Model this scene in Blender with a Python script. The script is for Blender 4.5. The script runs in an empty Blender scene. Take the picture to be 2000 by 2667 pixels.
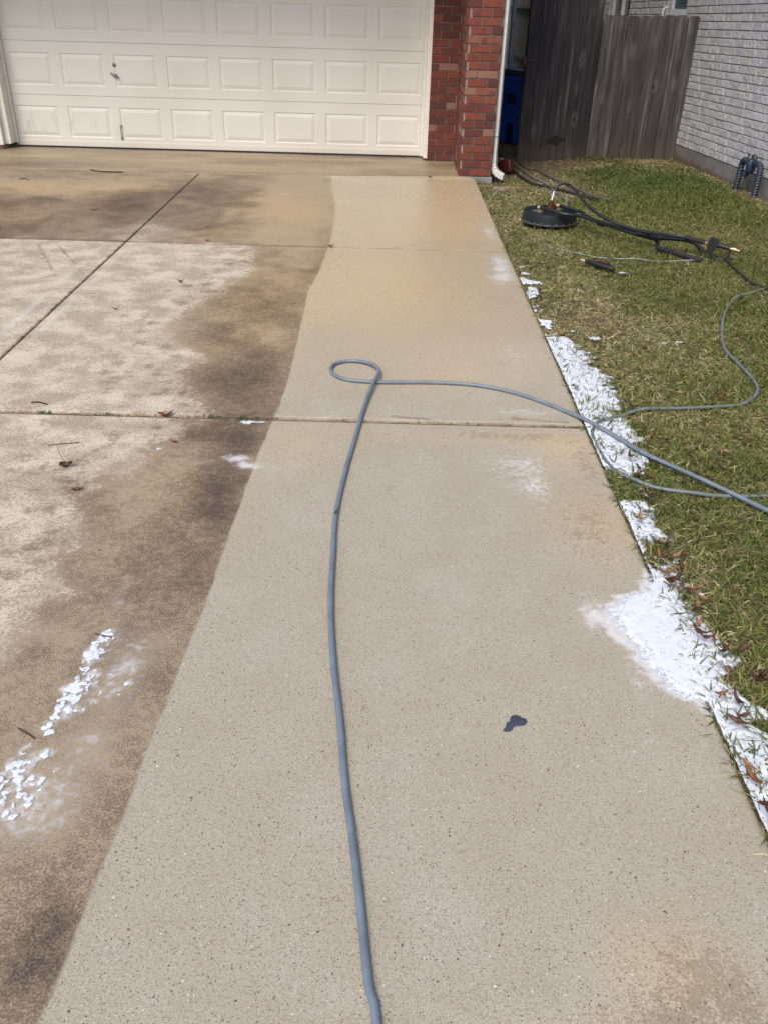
import bpy, bmesh, math, random
import numpy as np
from mathutils import Vector, Matrix

random.seed(7)
rng = np.random.default_rng(11)
SC = bpy.context.scene
COL = SC.collection

# ------------------------------------------------------------------ camera
def make_camera():
    pitch, yaw, roll = -0.544039609, -0.00643010471, 0.0289417609
    B = Matrix(((1, 0, 0), (0, 0, -1), (0, 1, 0)))
    rot = Matrix.Rotation(yaw, 3, 'Z') @ B @ Matrix.Rotation(pitch, 3, 'X') @ Matrix.Rotation(roll, 3, 'Z')
    cd = bpy.data.cameras.new('camera')
    cd.sensor_fit = 'VERTICAL'
    cd.sensor_height = 36.0
    cd.lens = 30.12
    cd.clip_start = 0.05
    cd.clip_end = 500
    co = bpy.data.objects.new('camera', cd)
    COL.objects.link(co)
    m = rot.to_4x4()
    m.translation = (0, 0, 1.672)
    co.matrix_world = m
    SC.camera = co
make_camera()

# ------------------------------------------------------------------ light
SUN_EL, SUN_AZ = math.radians(52), math.radians(152)   # soft sun high behind the camera's left shoulder; angle counted from +Y towards -X
w = bpy.data.worlds.new("World")
SC.world = w
w.use_nodes = True
nt = w.node_tree
bg = nt.nodes['Background']
sky = nt.nodes.new('ShaderNodeTexSky')
sky.sky_type = 'NISHITA'
sky.sun_disc = False
sky.sun_elevation = SUN_EL
sky.sun_rotation = -SUN_AZ
sky.dust_density = 3.0
sky.ozone_density = 1.0
nt.links.new(sky.outputs[0], bg.inputs[0])
bg.inputs[1].default_value = 0.12
sl = bpy.data.lights.new('sun', 'SUN')
sl.energy = 1.5
sl.angle = math.radians(30)
sl.color = (1.0, 0.93, 0.82)
so = bpy.data.objects.new('sun', sl)
COL.objects.link(so)
sdir = Vector((-math.sin(SUN_AZ) * math.cos(SUN_EL), math.cos(SUN_AZ) * math.cos(SUN_EL), math.sin(SUN_EL)))
so.rotation_euler = sdir.to_track_quat('Z', 'Y').to_euler()
SC.view_settings.view_transform = 'Standard'
SC.view_settings.look = 'None'
SC.view_settings.gamma = 1
SC.view_settings.use_curve_mapping = False
SC.view_settings.exposure = 0.64

# ------------------------------------------------------------------ helpers
def tag(o, label=None, cat=None, group=None, kind=None):
    if label: o['label'] = label
    if cat: o['category'] = cat
    if group: o['group'] = group
    if kind: o['kind'] = kind
    return o

def empty(name, loc, label, cat, group=None, rz=0.0):
    o = bpy.data.objects.new(name, None)
    COL.objects.link(o)
    o.location = loc
    o.rotation_euler = (0, 0, rz)
    o.empty_display_size = 0.1
    return tag(o, label, cat, group)

class MB:
    """collects world-space shapes; build() links them as one mesh object"""
    def __init__(s):
        s.v = []; s.f = []; s.t = []; s.sm = []; s.mi = []
    def add(s, vs, fs, tone=0.5, smooth=False, mi=0):
        b = len(s.v)
        s.v.extend([tuple(p) for p in vs])
        s.t.extend([tone] * len(vs))
        s.f.extend([tuple(i + b for i in f) for f in fs])
        s.sm.extend([smooth] * len(fs))
        s.mi.extend([mi] * len(fs))
    def box(s, c, d, bev=0.0, rot=None, tone=0.5, mi=0):
        bm = bmesh.new()
        bmesh.ops.create_cube(bm, size=1)
        for v in bm.verts:
            v.co = Vector((v.co.x * d[0], v.co.y * d[1], v.co.z * d[2]))
        if bev > 0:
            bmesh.ops.bevel(bm, geom=bm.edges[:], offset=bev, segments=2, affect='EDGES', profile=0.6)
        M = Matrix.Translation(c) @ (rot.to_4x4() if rot is not None else Matrix())
        bm.verts.index_update()
        s.add([M @ v.co for v in bm.verts], [[v.index for v in f.verts] for f in bm.faces], tone, False, mi)
        bm.free()
    def tube(s, pts, r, n=12, tone=0.5, caps=True, mi=0, squash=None):
        pts = [Vector(p) for p in pts]
        rs = r if isinstance(r, (list, tuple)) else [r] * len(pts)
        vs, fs = [], []
        prev = None
        for i, p in enumerate(pts):
            t = (pts[min(i + 1, len(pts) - 1)] - pts[max(i - 1, 0)]).normalized()
            if prev is None:
                a = Vector((0, 0, 1)) if abs(t.z) < 0.9 else Vector((1, 0, 0))
                u = t.cross(a).normalized()
            else:
                u = (prev - t * prev.dot(t)).normalized()
            prev = u
            b = t.cross(u)
            for k in range(n):
                an = 2 * math.pi * k / n
                vs.append(p + (u * math.cos(an) + b * math.sin(an)) * rs[i])
        for i in range(len(pts) - 1):
            for k in range(n):
                k2 = (k + 1) % n
                fs.append((i * n + k, i * n + k2, (i + 1) * n + k2, (i + 1) * n + k))
        s.add(vs, fs, tone, True, mi)
        if caps:
            m = len(vs)
            b0 = len(s.v) - m
            s.f.append(tuple(b0 + k for k in reversed(range(n)))); s.sm.append(False); s.mi.append(mi)
            s.f.append(tuple(b0 + m - n + k for k in range(n))); s.sm.append(False); s.mi.append(mi)
    def lathe(s, c, prof, n=40, axis=None, tone=0.5, mi=0):
        """prof: list of (radius, height) along axis"""
        q = Vector((0, 0, 1)).rotation_difference(Vector(axis).normalized()).to_matrix() if axis is not None else Matrix.Identity(3)
        c = Vector(c)
        vs, fs = [], []
        for r, h in prof:
            for k in range(n):
                an = 2 * math.pi * k / n
                vs.append(c + q @ Vector((r * math.cos(an), r * math.sin(an), h)))
        for i in range(len(prof) - 1):
            for k in range(n):
                k2 = (k + 1) % n
                fs.append((i * n + k, i * n + k2, (i + 1) * n + k2, (i + 1) * n + k))
        s.add(vs, fs, tone, True, mi)
    def build(s, name, mat, parent=None, sharp=35):
        me = bpy.data.meshes.new(name)
        org = Vector((0, 0, 0))
        if parent is not None:
            M = parent_world(parent).inverted()
            vs = [tuple(M @ Vector(p)) for p in s.v]
        else:
            vs = s.v
        me.from_pydata(vs, [], s.f)
        me.polygons.foreach_set('use_smooth', s.sm)
        me.polygons.foreach_set('material_index', s.mi)
        at = me.attributes.new('tone', 'FLOAT', 'POINT')
        at.data.foreach_set('value', s.t)
        for m in (mat if isinstance(mat, (list, tuple)) else [mat]):
            me.materials.append(m)
        me.update()
        if any(s.sm):
            me.set_sharp_from_angle(angle=math.radians(sharp))
        o = bpy.data.objects.new(name, me)
        COL.objects.link(o)
        if parent is not None:
            o.parent = parent
        return o

def parent_world(p):
    M = Matrix.Translation(p.location) @ p.rotation_euler.to_matrix().to_4x4()
    return parent_world(p.parent) @ M if p.parent is not None else M

def spline(pts, step=0.02):
    """Catmull-Rom through points, resampled"""
    P = [Vector(p) for p in pts]
    P = [P[0] * 2 - P[1]] + P + [P[-1] * 2 - P[-2]]
    out = []
    for i in range(1, len(P) - 2):
        p0, p1, p2, p3 = P[i - 1:i + 3]
        n = max(2, int((p2 - p1).length / step))
        for k in range(n):
            t = k / n
            out.append(0.5 * ((2 * p1) + (p2 - p0) * t + (2 * p0 - 5 * p1 + 4 * p2 - p3) * t * t + (3 * p1 - p0 - 3 * p2 + p3) * t ** 3))
    out.append(P[-2])
    return out

# numpy value noise -------------------------------------------------
def _h(ix, iy, seed):
    a = (ix.astype(np.int64) * 374761393 + iy.astype(np.int64) * 668265263 + seed * 974634777) & 0xFFFFFFFF
    a = ((a ^ (a >> 13)) * 1274126177) & 0xFFFFFFFF
    a = a ^ (a >> 16)
    return (a & 0xFFFFFF) / float(0xFFFFFF)
def vnoise(x, y, seed=0):
    ix, iy = np.floor(x), np.floor(y)
    fx, fy = x - ix, y - iy
    fx = fx * fx * (3 - 2 * fx); fy = fy * fy * (3 - 2 * fy)
    a, b = _h(ix, iy, seed), _h(ix + 1, iy, seed)
    c, d = _h(ix, iy + 1, seed), _h(ix + 1, iy + 1, seed)
    return (a * (1 - fx) + b * fx) * (1 - fy) + (c * (1 - fx) + d * fx) * fy
def fbm(x, y, sc, seed=0, oct=4):
    t, a, n = 0, 0.5, 0
    for k in range(oct):
        t = t + a * vnoise(x * sc, y * sc, seed + k * 17)
        n += a; a *= 0.5; sc *= 2.03
    return t / n
def sstep(a, b, x):
    t = np.clip((x - a) / (b - a), 0, 1)
    return t * t * (3 - 2 * t)

# ------------------------------------------------------------------ material helpers
class NT:
    def __init__(s, name):
        s.m = bpy.data.materials.new(name)
        s.m.use_nodes = True
        s.t = s.m.node_tree
        s.p = s.t.nodes['Principled BSDF']
        s.out = s.t.nodes['Material Output']
        s._pos = None
    def node(s, typ, **kw):
        n = s.t.nodes.new(typ)
        for k, v in kw.items(): setattr(n, k, v)
        return n
    def put(s, sock, v):
        if isinstance(v, bpy.types.NodeSocket): s.t.links.new(v, sock)
        elif isinstance(v, (tuple, list)) and len(v) == 3 and sock.type == 'RGBA': sock.default_value = (*v, 1)
        else: sock.default_value = v
    def pos(s):
        if s._pos is None: s._pos = s.node('ShaderNodeNewGeometry').outputs['Position']
        return s._pos
    def obj(s):
        return s.node('ShaderNodeTexCoord').outputs['Object']
    def attr(s, name, fac=True):
        n = s.node('ShaderNodeAttribute', attribute_name=name)
        return n.outputs['Fac'] if fac else n.outputs['Color']
    def math(s, op, a, b=0.0, c=None, clamp=False):
        n = s.node('ShaderNodeMath', operation=op, use_clamp=clamp)
        s.put(n.inputs[0], a); s.put(n.inputs[1], b)
        if c is not None: s.put(n.inputs[2], c)
        return n.outputs[0]
    def scale(s, vec, xyz):
        n = s.node('ShaderNodeVectorMath', operation='MULTIPLY')
        s.put(n.inputs[0], vec); n.inputs[1].default_value = xyz
        return n.outputs[0]
    def noise(s, sc, det=4, rough=0.55, vec=None, color=False, dist=0.0):
        n = s.node('ShaderNodeTexNoise')
        s.put(n.inputs['Vector'], vec if vec is not None else s.pos())
        n.inputs['Scale'].default_value = sc
        n.inputs['Detail'].default_value = det
        n.inputs['Roughness'].default_value = rough
        n.inputs['Distortion'].default_value = dist
        return n.outputs['Color' if color else 'Fac']
    def voro(s, sc, vec=None, feature='F1', rnd=1.0):
        n = s.node('ShaderNodeTexVoronoi', feature=feature)
        s.put(n.inputs['Vector'], vec if vec is not None else s.pos())
        n.inputs['Scale'].default_value = sc
        n.inputs['Randomness'].default_value = rnd
        return n
    def step(s, x, a, b, lo=0.0, hi=1.0):
        n = s.node('ShaderNodeMapRange', interpolation_type='SMOOTHSTEP')
        s.put(n.inputs['Value'], x)
        s.put(n.inputs['From Min'], a); s.put(n.inputs['From Max'], b)
        s.put(n.inputs['To Min'], lo); s.put(n.inputs['To Max'], hi)
        return n.outputs[0]
    def mix(s, f, a, b, mode='MIX'):
        n = s.node('ShaderNodeMix', data_type='RGBA', blend_type=mode)
        s.put(n.inputs[0], f); s.put(n.inputs[6], a); s.put(n.inputs[7], b)
        return n.outputs[2]
    def bump(s, h, strength=0.3, dist=0.01, nrm=None):
        n = s.node('ShaderNodeBump')
        n.inputs['Strength'].default_value = strength
        n.inputs['Distance'].default_value = dist
        s.put(n.inputs['Height'], h)
        if nrm is not None: s.put(n.inputs['Normal'], nrm)
        return n.outputs[0]
    def set(s, **kw):
        for k, v in kw.items(): s.put(s.p.inputs[k.replace('_', ' ')], v)
        return s.m

def plain(name, col, rough=0.5, var=0.12, sc=30, bump=0.0, metal=0.0, spec=0.5, obj=False):
    n = NT(name)
    vec = n.obj() if obj else None
    nz = n.noise(sc, 4, vec=vec)
    c = n.mix(n.step(nz, 0.3, 0.7), tuple(x * (1 - var) for x in col), tuple(min(1, x * (1 + var)) for x in col))
    n.set(Base_Color=c, Roughness=n.step(nz, 0.2, 0.8, rough * 0.85, min(1, rough * 1.15)), Metallic=metal)
    n.p.inputs['Specular IOR Level'].default_value = spec
    if bump: n.set(Normal=n.bump(n.noise(sc * 3, 4, vec=vec), bump, 0.004))
    return n.m

# ------------------------------------------------------------------ driveway fields
CLEAN = np.array([(-0.603, 9.69), (-0.552, 9.007), (-0.48, 8.243), (-0.446, 7.498), (-0.436, 6.716), (-0.462, 6.004), (-0.502, 5.51), (-0.493, 5.175), (-0.486, 4.872), (-0.477, 4.416), (-0.474, 3.966), (-0.485, 3.661), (-0.497, 3.524), (-0.518, 3.089), (-0.535, 2.627), (-0.541, 2.246), (-0.556, 1.916), (-0.572, 1.638), (-0.581, 1.437), (-0.591, 1.252), (-0.599, 1.159), (-0.605, 0.993), (-0.609, 0.919), (-0.616, 0.874), (-0.62, -8)])[::-1]
DRYA = np.array([(-1.007, 6.66), (-0.968, 6.258), (-0.965, 5.897), (-1.037, 5.563), (-1.131, 5.258), (-1.204, 5.051), (-1.248, 4.81), (-1.235, 4.668), (-1.148, 4.473), (-0.984, 4.344), (-0.947, 4.279), (-1.022, 4.111), (-1.025, 4.018), (-0.961, 3.876), (-0.889, 3.741), (-0.843, 3.613), (-0.891, 3.535), (-0.976, 3.363), (-1.003, 3.228), (-1.0, 3.063), (-1.096, 2.942), (-1.158, 2.794), (-1.123, 2.63), (-1.02, 2.512), (-1.056, 2.423), (-1.062, 2.211), (-1.05, 2.092), (-1.103, 1.937), (-1.3, 1.2), (-1.5, -8)])[::-1]
def gs(x, y, L):
    t = np.zeros_like(x)
    for cx, cy, sx, sy, a in L:
        t = t + a * np.exp(-((x - cx) / sx) ** 2 - ((y - cy) / sy) ** 2)
    return t

STK = np.array([(-0.80, 2.03), (-0.821, 1.968), (-0.836, 1.905), (-0.838, 1.807), (-0.84, 1.751), (-0.842, 1.646), (-0.865, 1.596), (-0.885, 1.517), (-0.905, 1.457), (-0.92, 1.38), (-.95, 1.2), (-.98, 1.0)])[::-1]
RL = random.Random(9)
LUMPS = []
for k in range(680):
    yy_ = 1.30 + .73 * RL.random()
    dens = 1.0 if yy_ > 1.68 else (.45 if yy_ > 1.5 else 1.0)
    if RL.random() > dens * (.35 + .65 * (math.sin(yy_ * 23) > -.5)): continue
    c_ = float(np.interp(yy_, STK[:, 1], STK[:, 0]))
    sp = .012 + .040 * abs(math.sin(yy_ * 9 + 1)) ** 2 + (.035 if yy_ < 1.48 else 0)
    tl = RL.random() < .42
    lx_ = c_ + abs(RL.gauss(0, sp)) * (2.1 if tl else 1) - .012
    if lx_ > c_ + .15: continue
    LUMPS.append((lx_, yy_, RL.uniform(.0022, .006) if tl else RL.uniform(.004, .0145)))
PUD = [(0.93, 2.44), (0.90, 2.36), (0.878, 2.30), (0.80, 2.27), (0.745, 2.20), (0.735, 2.12), (0.755, 2.04), (0.79, 1.97), (0.81, 1.90), (0.835, 1.83), (0.87, 1.795), (0.90, 1.785), (0.922, 1.74), (0.93, 1.70)]
def drive_fields(x, y):
    wob = (fbm(x, y, 1.6, 3) - 0.5)
    clean = x - np.interp(y, CLEAN[:, 1], CLEAN[:, 0]) + (fbm(x, y, 14, 5, 3) - 0.5) * 0.012
    dry = np.interp(y, DRYA[:, 1], DRYA[:, 0]) - x + (fbm(x, y, 5, 9, 5) - 0.5) * 0.16
    dry = np.where(y < 3.56, dry + (fbm(x, y, 9, 2, 5) - 0.5) * 0.30, dry)
    dry = np.where((x < -1.99), np.maximum(dry, 0.3), dry)
    # the strip nearest the garage stays damp except along the joints
    top = -0.42 + gs(x, y, [(-2.0, 6.8, .45, .22, .42), (-1.3, 6.68, .5, .07, .40), (-1.9, 7.4, .10, .6, .25)]) + (fbm(x, y, 4, 8, 4) - .5) * .35
    dry = np.where(y > 6.67, top, dry)
    # round drip marks in the dry part
    r = np.random.default_rng(5)
    for k in range(130):
        if k < 85:
            cy = r.uniform(2.3, 4.2); cx = np.interp(cy, DRYA[:, 1], DRYA[:, 0]) - abs(r.normal(0, .28)) - .02
        else:
            cy = r.uniform(4.2, 6.6); cx = np.interp(cy, DRYA[:, 1], DRYA[:, 0]) - abs(r.normal(0, .18)) - .02
        rad = r.uniform(.008, .034); el = r.uniform(.8, 1.5)
        m = (np.abs(x - cx) < .1) & (np.abs(y - cy) < .1)
        d = np.hypot((x[m] - cx) / el, y[m] - cy) - rad
        dry[m] = np.minimum(dry[m], d * 2.5)
    dark = 0.36 + 0.75 * (fbm(x, y, 3.2, 21, 5) - 0.5) + 0.5 * (fbm(x, y, 11, 31, 4) - .5)
    dark = dark + gs(x, y, [(-2.3, 8.1, .38, .6, .55), (-2.0, 8.75, .3, .4, .25), (-1.55, 8.4, .38, .55, .45), (-1.5, 7.3, .4, .4, .3), (-3.6, 7.9, .8, .5, .42), (-3.0, 7.0, .7, .25, .38), (-3.6, 9.0, .8, .3, -.15), (-2.6, 8.9, .5, .3, -.15),
                            (-.85, 8.6, .38, 1.1, -.75), (-.75, 7.3, .3, .7, -.35), (-.8, 6.9, .5, .25, -.2), (-3.2, 8.5, 1.2, .4, -.25), (-.85, 1.35, .4, .6, -.12), (-.72, 4.35, .35, .28, .28), (-.7, 4.0, .3, .35, .3), (-.8, 5.2, .3, .5, .1), (-.7, 6.0, .25, .5, -.12),
                            (-.62, 3.2, .12, .35, .5), (-.6, 2.75, .1, .3, .35), (-.85, 3.4, .2, .12, .25), (-.72, 2.3, .2, .3, .15), (-.66, 1.0, .06, .14, .4), (-.9, 1.6, .3, .4, -.12), (-.75, 1.1, .1, .2, .1)])
    yel = gs(x, y, [(-.1, 5.6, .55, 1.2, .75), (.5, 4.9, .45, .9, .45), (.1, 7.6, .5, .9, .45), (.62, 8.6, .25, 1.1, .7), (.55, 7.3, .3, .8, .55), (.82, 2.75, .16, .3, .7), (.55, 3.42, .5, .08, .5), (.82, 3.3, .14, .2, .6), (-.35, 3.3, .2, .2, .35), (.3, 4.15, .3, .15, .25),
                    (-.8, 5.2, .35, 1.2, .7), (-.9, 7.9, .5, .9, .8), (-3.3, 8.6, 1.2, .35, .8), (-1.6, 7.0, .5, .3, .3), (-3.5, 7.4, 1.2, .4, .5), (.62, 1.0, .13, .10, .55), (.48, .86, .2, .05, .4), (-.8, 2.9, .3, .5, .25)]) * (0.6 + 0.8 * fbm(x, y, 2.6, 55, 4))
    yel = yel * .8 + .42 * sstep(3.7, 6.0, y) * sstep(-.05, .05, clean) + .05 * sstep(.34, .37, x) * sstep(6.9, 7.4, y) * (1 - gs(x, y, [(.85, 7.5, .12, 1.5, 1.0)]))
    film = gs(x, y, [(-.6, 3.17, .07, .035, .8), (-.55, 3.10, .05, .03, .7), (-.74, 3.12, .07, .03, .35), (-.45, 3.1, .08, .04, .25), (.56, 3.13, .14, .2, .42), (.62, 3.0, .06, .2, .3), (.2, 3.2, .12, .1, .25), (.83, 6.25, .07, .35, .8), (.77, 5.9, .08, .2, .55), (.84, 7.3, .06, .4, .5), (.5, 5.0, .4, .12, .2), (.72, 4.5, .14, .25, .3), (.7, 3.72, .2, .07, .45), (.15, 3.66, .25, .05, .2),  # pale residue; the far strip by the right edge is a painted reflection
                    (-.8, 1.35, .12, .12, .55), (-.74, 1.55, .08, .12, .4), (-.72, 1.8, .08, .12, .45), (-.82, 2.22, .02, .12, .4), (-.78, 2.02, .05, .08, .3), (-.68, 1.95, .06, .1, .3), (.84, 1.15, .02, .14, .3), (.79, .98, .012, .1, .3), (.70, 2.17, .07, .1, .6), (.76, 1.9, .05, .14, .4), (.84, 1.5, .03, .14, .3), (.7, 1.0, .1, .08, .25), (-.1, .95, .2, .06, .22),
                    (.62, 9.6, .12, .03, .5), (-.55, 9.6, .15, .03, .6), (-.98, 8.6, .1, .08, .3)]) * (0.35 + 1.3 * fbm(x * .6, y * 1.6, 9, 77, 5))
    wet = sstep(3.8, 5.2, y) * sstep(-.05, .05, clean) * .85 + gs(x, y, [(.82, 2.8, .16, .35, .7), (.6, 3.45, .5, .08, .5)])
    wet = np.clip(wet + np.where(clean < 0, .35 * sstep(.05, -.05, dry), 0) + .4 * wob, 0, 1)
    wet = np.where(y > 9.6, .55, wet)
    edge_reflection = gs(x, y, [(.9, 5, .06, 4.0, .35)])  # white reflection along the slab edge, painted in as pale film
    film = film + edge_reflection * .4 + gs(x, y, [(-2.3, 6.95, .4, .22, .45), (-1.75, 7.1, .25, .25, .35), (-1.98, 7.6, .12, .8, .3), (-1.2, 6.75, .4, .1, .35)]) * fbm(x, y, 5, 101, 4) * 1.4
    jd = np.minimum(np.abs(y - 3.568), np.abs(y - 6.665))
    jd = np.minimum(jd, np.where(y < 9.5, np.abs(x + 1.99) * 1.8 + .012, 9))
    grime = np.exp(-(jd / .022) ** 2) * (.5 + 1.0 * fbm(x, y, 6, 99, 4))
    for (ax, ay, bx, by, wd_) in ((.06, 6.70, .42, 6.93, .010), (.05, 3.62, .22, 3.60, .012), (.62, 3.63, .86, 3.60, .012), (-2.6, 6.5, -2.2, 5.7, .006), (-2.45, 6.5, -2.05, 5.8, .005)):
        tt = np.clip(((x - ax) * (bx - ax) + (y - ay) * (by - ay)) / ((bx - ax) ** 2 + (by - ay) ** 2), 0, 1)
        dd = np.hypot(x - ax - tt * (bx - ax), y - ay - tt * (by - ay)) + (fbm(x, y, 20, 7, 3) - .5) * .03
        grime = np.maximum(grime, .8 * np.exp(-(dd / (wd_ + .008 * (1 - tt))) ** 2))
    dark = dark + .5 * grime
    damp = gs(x, y, [(.66, 1.02, .10, .09, .75), (.56, .90, .14, .06, .65), (.75, .92, .06, .10, .5), (.78, 2.72, .16, .26, .55), (.55, 3.44, .38, .06, .6), (-.2, 3.40, .25, .07, .35), (.86, 3.2, .07, .22, .55), (.78, 3.75, .14, .12, .4), (.3, 4.9, .4, .3, .3), (.6, 8.7, .22, .9, .34), (.2, 5.9, .5, .25, .22), (-.3, 6.3, .12, .4, .35), (.45, 7.0, .4, .25, .3)])
    ap = y > 9.6 + np.maximum(0, x + 1.26) * .108 - .02
    clean = np.where(ap, -1, clean); dry = np.where(ap, -.5, dry)
    dark = np.where(ap, .34 + 1.0 * (fbm(x * .5, y * 1.8, 2.6, 41, 5) - .5), dark)
    yel = np.where(ap, .1 + .25 * gs(x, y, [(-1.2, 10.3, 1.2, .4, 1), (-.2, 10.2, .5, .3, 1)]), yel)
    film = np.where(ap, film + .06 + .9 * np.clip(fbm(x * .4, y * 1.6, 3.1, 91, 5) - .5, 0, 1), film)
    # thin wet film left round the foam
    ff_ = np.zeros_like(x)
    wx = x + (fbm(x, y, 22, 11, 3) - .5) * .05; wy = y + (fbm(x, y, 22, 13, 3) - .5) * .05
    for bx, by, br in LUMPS[::2]:
        q = br * 1.9
        m = (np.abs(x - bx) < .09) & (np.abs(y - by) < .09)
        ff_[m] = np.maximum(ff_[m], .72 * np.exp(-((wx[m] - bx) ** 2 + (wy[m] - by) ** 2) / q ** 2))
    px_ = np.interp(wy, [p[1] for p in PUD][::-1], [p[0] for p in PUD][::-1], left=2, right=2)
    ff_ = np.maximum(ff_, .9 * np.exp(-(np.maximum(px_ - wx, 0) / .028) ** 2) * (px_ < 1.5))
    film = np.maximum(film, ff_)
    # pale swept lines beside the long joint
    film = film + sstep(0, .1, dry) * sstep(3.7, 4.6, y) * .42 * (np.exp(-((x + 2.13) / .04) ** 2) + np.exp(-((x + 1.93) / .03) ** 2) + .6 * np.exp(-((x + 1.80) / .02) ** 2)) * (.5 + fbm(x, y, 3, 5, 3))
    return dict(clean=clean, dry=dry, dark=np.clip(dark, 0, 1.2), yel=np.clip(yel, 0, 1), film=np.clip(film, 0, 1), wet=wet, grime=np.clip(grime, 0, 1), damp=damp)

def concrete_material():
    n = NT('driveway_concrete')
    P = n.pos()
    cl, dr = n.attr('clean'), n.attr('dry')
    dk, yl, fm, wt = n.attr('dark'), n.attr('yel'), n.attr('film'), n.attr('wet')
    n_f = n.noise(170, 4, .75)
    n_m = n.noise(38, 5, .62)
    n_l = n.noise(5, 5, .6)
    n_b = n.noise(1.3, 4, .55)
    mcl = n.step(n.math('ADD', cl, n.math('MULTIPLY', n.math('SUBTRACT', n_f, .5), .02)), -.006, .006)
    e = n.math('ADD', dr, n.math('ADD', n.math('MULTIPLY', n.math('SUBTRACT', n_m, .5), .55), n.math('MULTIPLY', n.math('SUBTRACT', n_f, .5), .45)))
    mdr = n.step(e, -.025, .035)
    # cleaned concrete
    c_clean = n.mix(n.step(n_b, .3, .7), (.405, .365, .285), (.435, .40, .33))
    c_clean = n.mix(n.step(n_l, .35, .65), n.mix(.5, c_clean, (.375, .33, .245)), c_clean)
    c_clean = n.mix(n.math('MULTIPLY', yl, .85), c_clean, (.60, .46, .265))  # yellow tan concrete, lightened to carry the wet sheen in its colour
    c_clean = n.mix(n.step(n_f, .47, .62, .0, .55), c_clean, (.24, .20, .15))
    # soiled damp concrete
    d2 = n.math('ADD', dk, n.math('MULTIPLY', n.math('SUBTRACT', n_m, .5), 1.3))
    d2 = n.math('ADD', d2, n.math('MULTIPLY', n.math('SUBTRACT', n_f, .5), 2.9))
    d2 = n.math('ADD', d2, n.math('MULTIPLY', n.math('SUBTRACT', n_l, .5), .5))
    c_dirt = n.mix(n.step(d2, 0, .55), (.355, .285, .195), (.20, .145, .092))
    c_dirt = n.mix(n.step(d2, .45, 1.15), c_dirt, (.062, .046, .038))
    c_dirt = n.mix(n.math('MULTIPLY', yl, .65), c_dirt, n.mix(n.step(d2, .0, .9), (.52, .37, .175), (.17, .105, .045)))
    # dry soiled concrete: pale with fine dark mottling
    c_dry = n.mix(n.step(n.math('ADD', n_l, n.math('MULTIPLY', n.math('SUBTRACT', n_m, .5), .6)), .36, .62), (.60, .53, .41), (.46, .39, .30))
    c_dry = n.mix(n.step(n.math('ADD', dk, n.math('MULTIPLY', n.math('SUBTRACT', n_m, .5), 1.5)), .38, .85, 0, .6), c_dry, (.34, .28, .225))
    pits = n.math('ADD', n.noise(95, 4, .7), n.math('MULTIPLY', n.math('SUBTRACT', n_l, .5), .35))
    c_dry = n.mix(n.step(pits, .47, .62, 0, .85), c_dry, (.25, .20, .15))
    col = n.mix(mdr, c_dirt, c_dry)
    col = n.mix(mcl, col, c_clean)
    # exposed aggregate: small stones of several colours
    for sc, lo, amt in ((115, .955, .9), (185, .80, .9), (290, .52, .85), (420, .42, .75)):
        v = n.voro(sc)
        sep = n.node('ShaderNodeSeparateColor')
        n.put(sep.inputs[0], v.outputs['Color'])
        inside = n.step(n.math('ADD', v.outputs['Distance'], n.math('MULTIPLY', sep.outputs[2], .18)), .40, .30)
        pick = n.step(sep.outputs[0], lo, lo + .02)
        stone = n.mix(n.step(sep.outputs[1], .55, .57), (.065, .05, .04), (.16, .07, .04))
        stone = n.mix(n.step(sep.outputs[1], .88, .89), stone, (.70, .66, .58))
        f = n.math('MULTIPLY', n.math('MULTIPLY', inside, pick), n.math('MULTIPLY', amt, n.math('ADD', n.math('MULTIPLY', mcl, .7), .3)))
        col = n.mix(f, col, stone)
    gr = n.attr('grime')
    col = n.mix(n.math('MULTIPLY', n.step(n.math('ADD', gr, n.math('MULTIPLY', n.math('SUBTRACT', n_m, .5), .8)), .25, .95), .6), col, (.13, .085, .045))
    # white residue of dried or thin foam, and the painted edge reflection
    ff = n.step(n.math('ADD', fm, n.math('ADD', n.math('MULTIPLY', n.math('SUBTRACT', n_m, .5), 1.6), n.math('MULTIPLY', n.math('SUBTRACT', n_f, .5), 1.2))), .22, .95, 0, .72)
    col = n.mix(ff, col, (.72, .72, .74))
    wetd = n.step(n.math('ADD', n.attr('damp'), n.math('ADD', n.math('MULTIPLY', n.math('SUBTRACT', n_l, .5), 1.2), n.math('ADD', n.math('MULTIPLY', n.math('SUBTRACT', n_m, .5), 2.2), n.math('MULTIPLY', n.math('SUBTRACT', n_f, .5), 2.0)))), .35, .85, 0, .46)
    col = n.mix(wetd, col, n.mix(n_f, (.20, .145, .085), (.12, .085, .05)))
    rough = n.math('SUBTRACT', .86, n.math('MULTIPLY', n.step(n.math('ADD', wt, n.math('MULTIPLY', n.math('SUBTRACT', n_m, .5), .4)), -.05, .9), .60))
    h = n.math('ADD', n.math('MULTIPLY', n_f, .7), n.math('MULTIPLY', n_m, .6))
    n.set(Base_Color=col, Roughness=rough, Normal=n.bump(h, .55, .004))
    n.p.inputs['Specular IOR Level'].default_value = .45
    return n.m
M_CONC = concrete_material()
M_JOINT = plain('joint_dirt', (.035, .024, .016), .95, .6, 60)
M_JWOOD = plain('joint_wood_strip', (.15, .10, .055), .85, .6, 25)

def axis(a, b, fine0, fine1, d, big=.25):
    """coordinates from a to b: fine between fine0 and fine1, coarse elsewhere, tight at both ends"""
    pts = {a, b}
    for q in (.003, .007, .012, .018):
        pts.add(a + q); pts.add(b - q)
    t = a + .025
    while t < b - .025:
        pts.add(t)
        t += d if fine0 <= t <= fine1 else big
    return np.array(sorted(pts))

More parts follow.
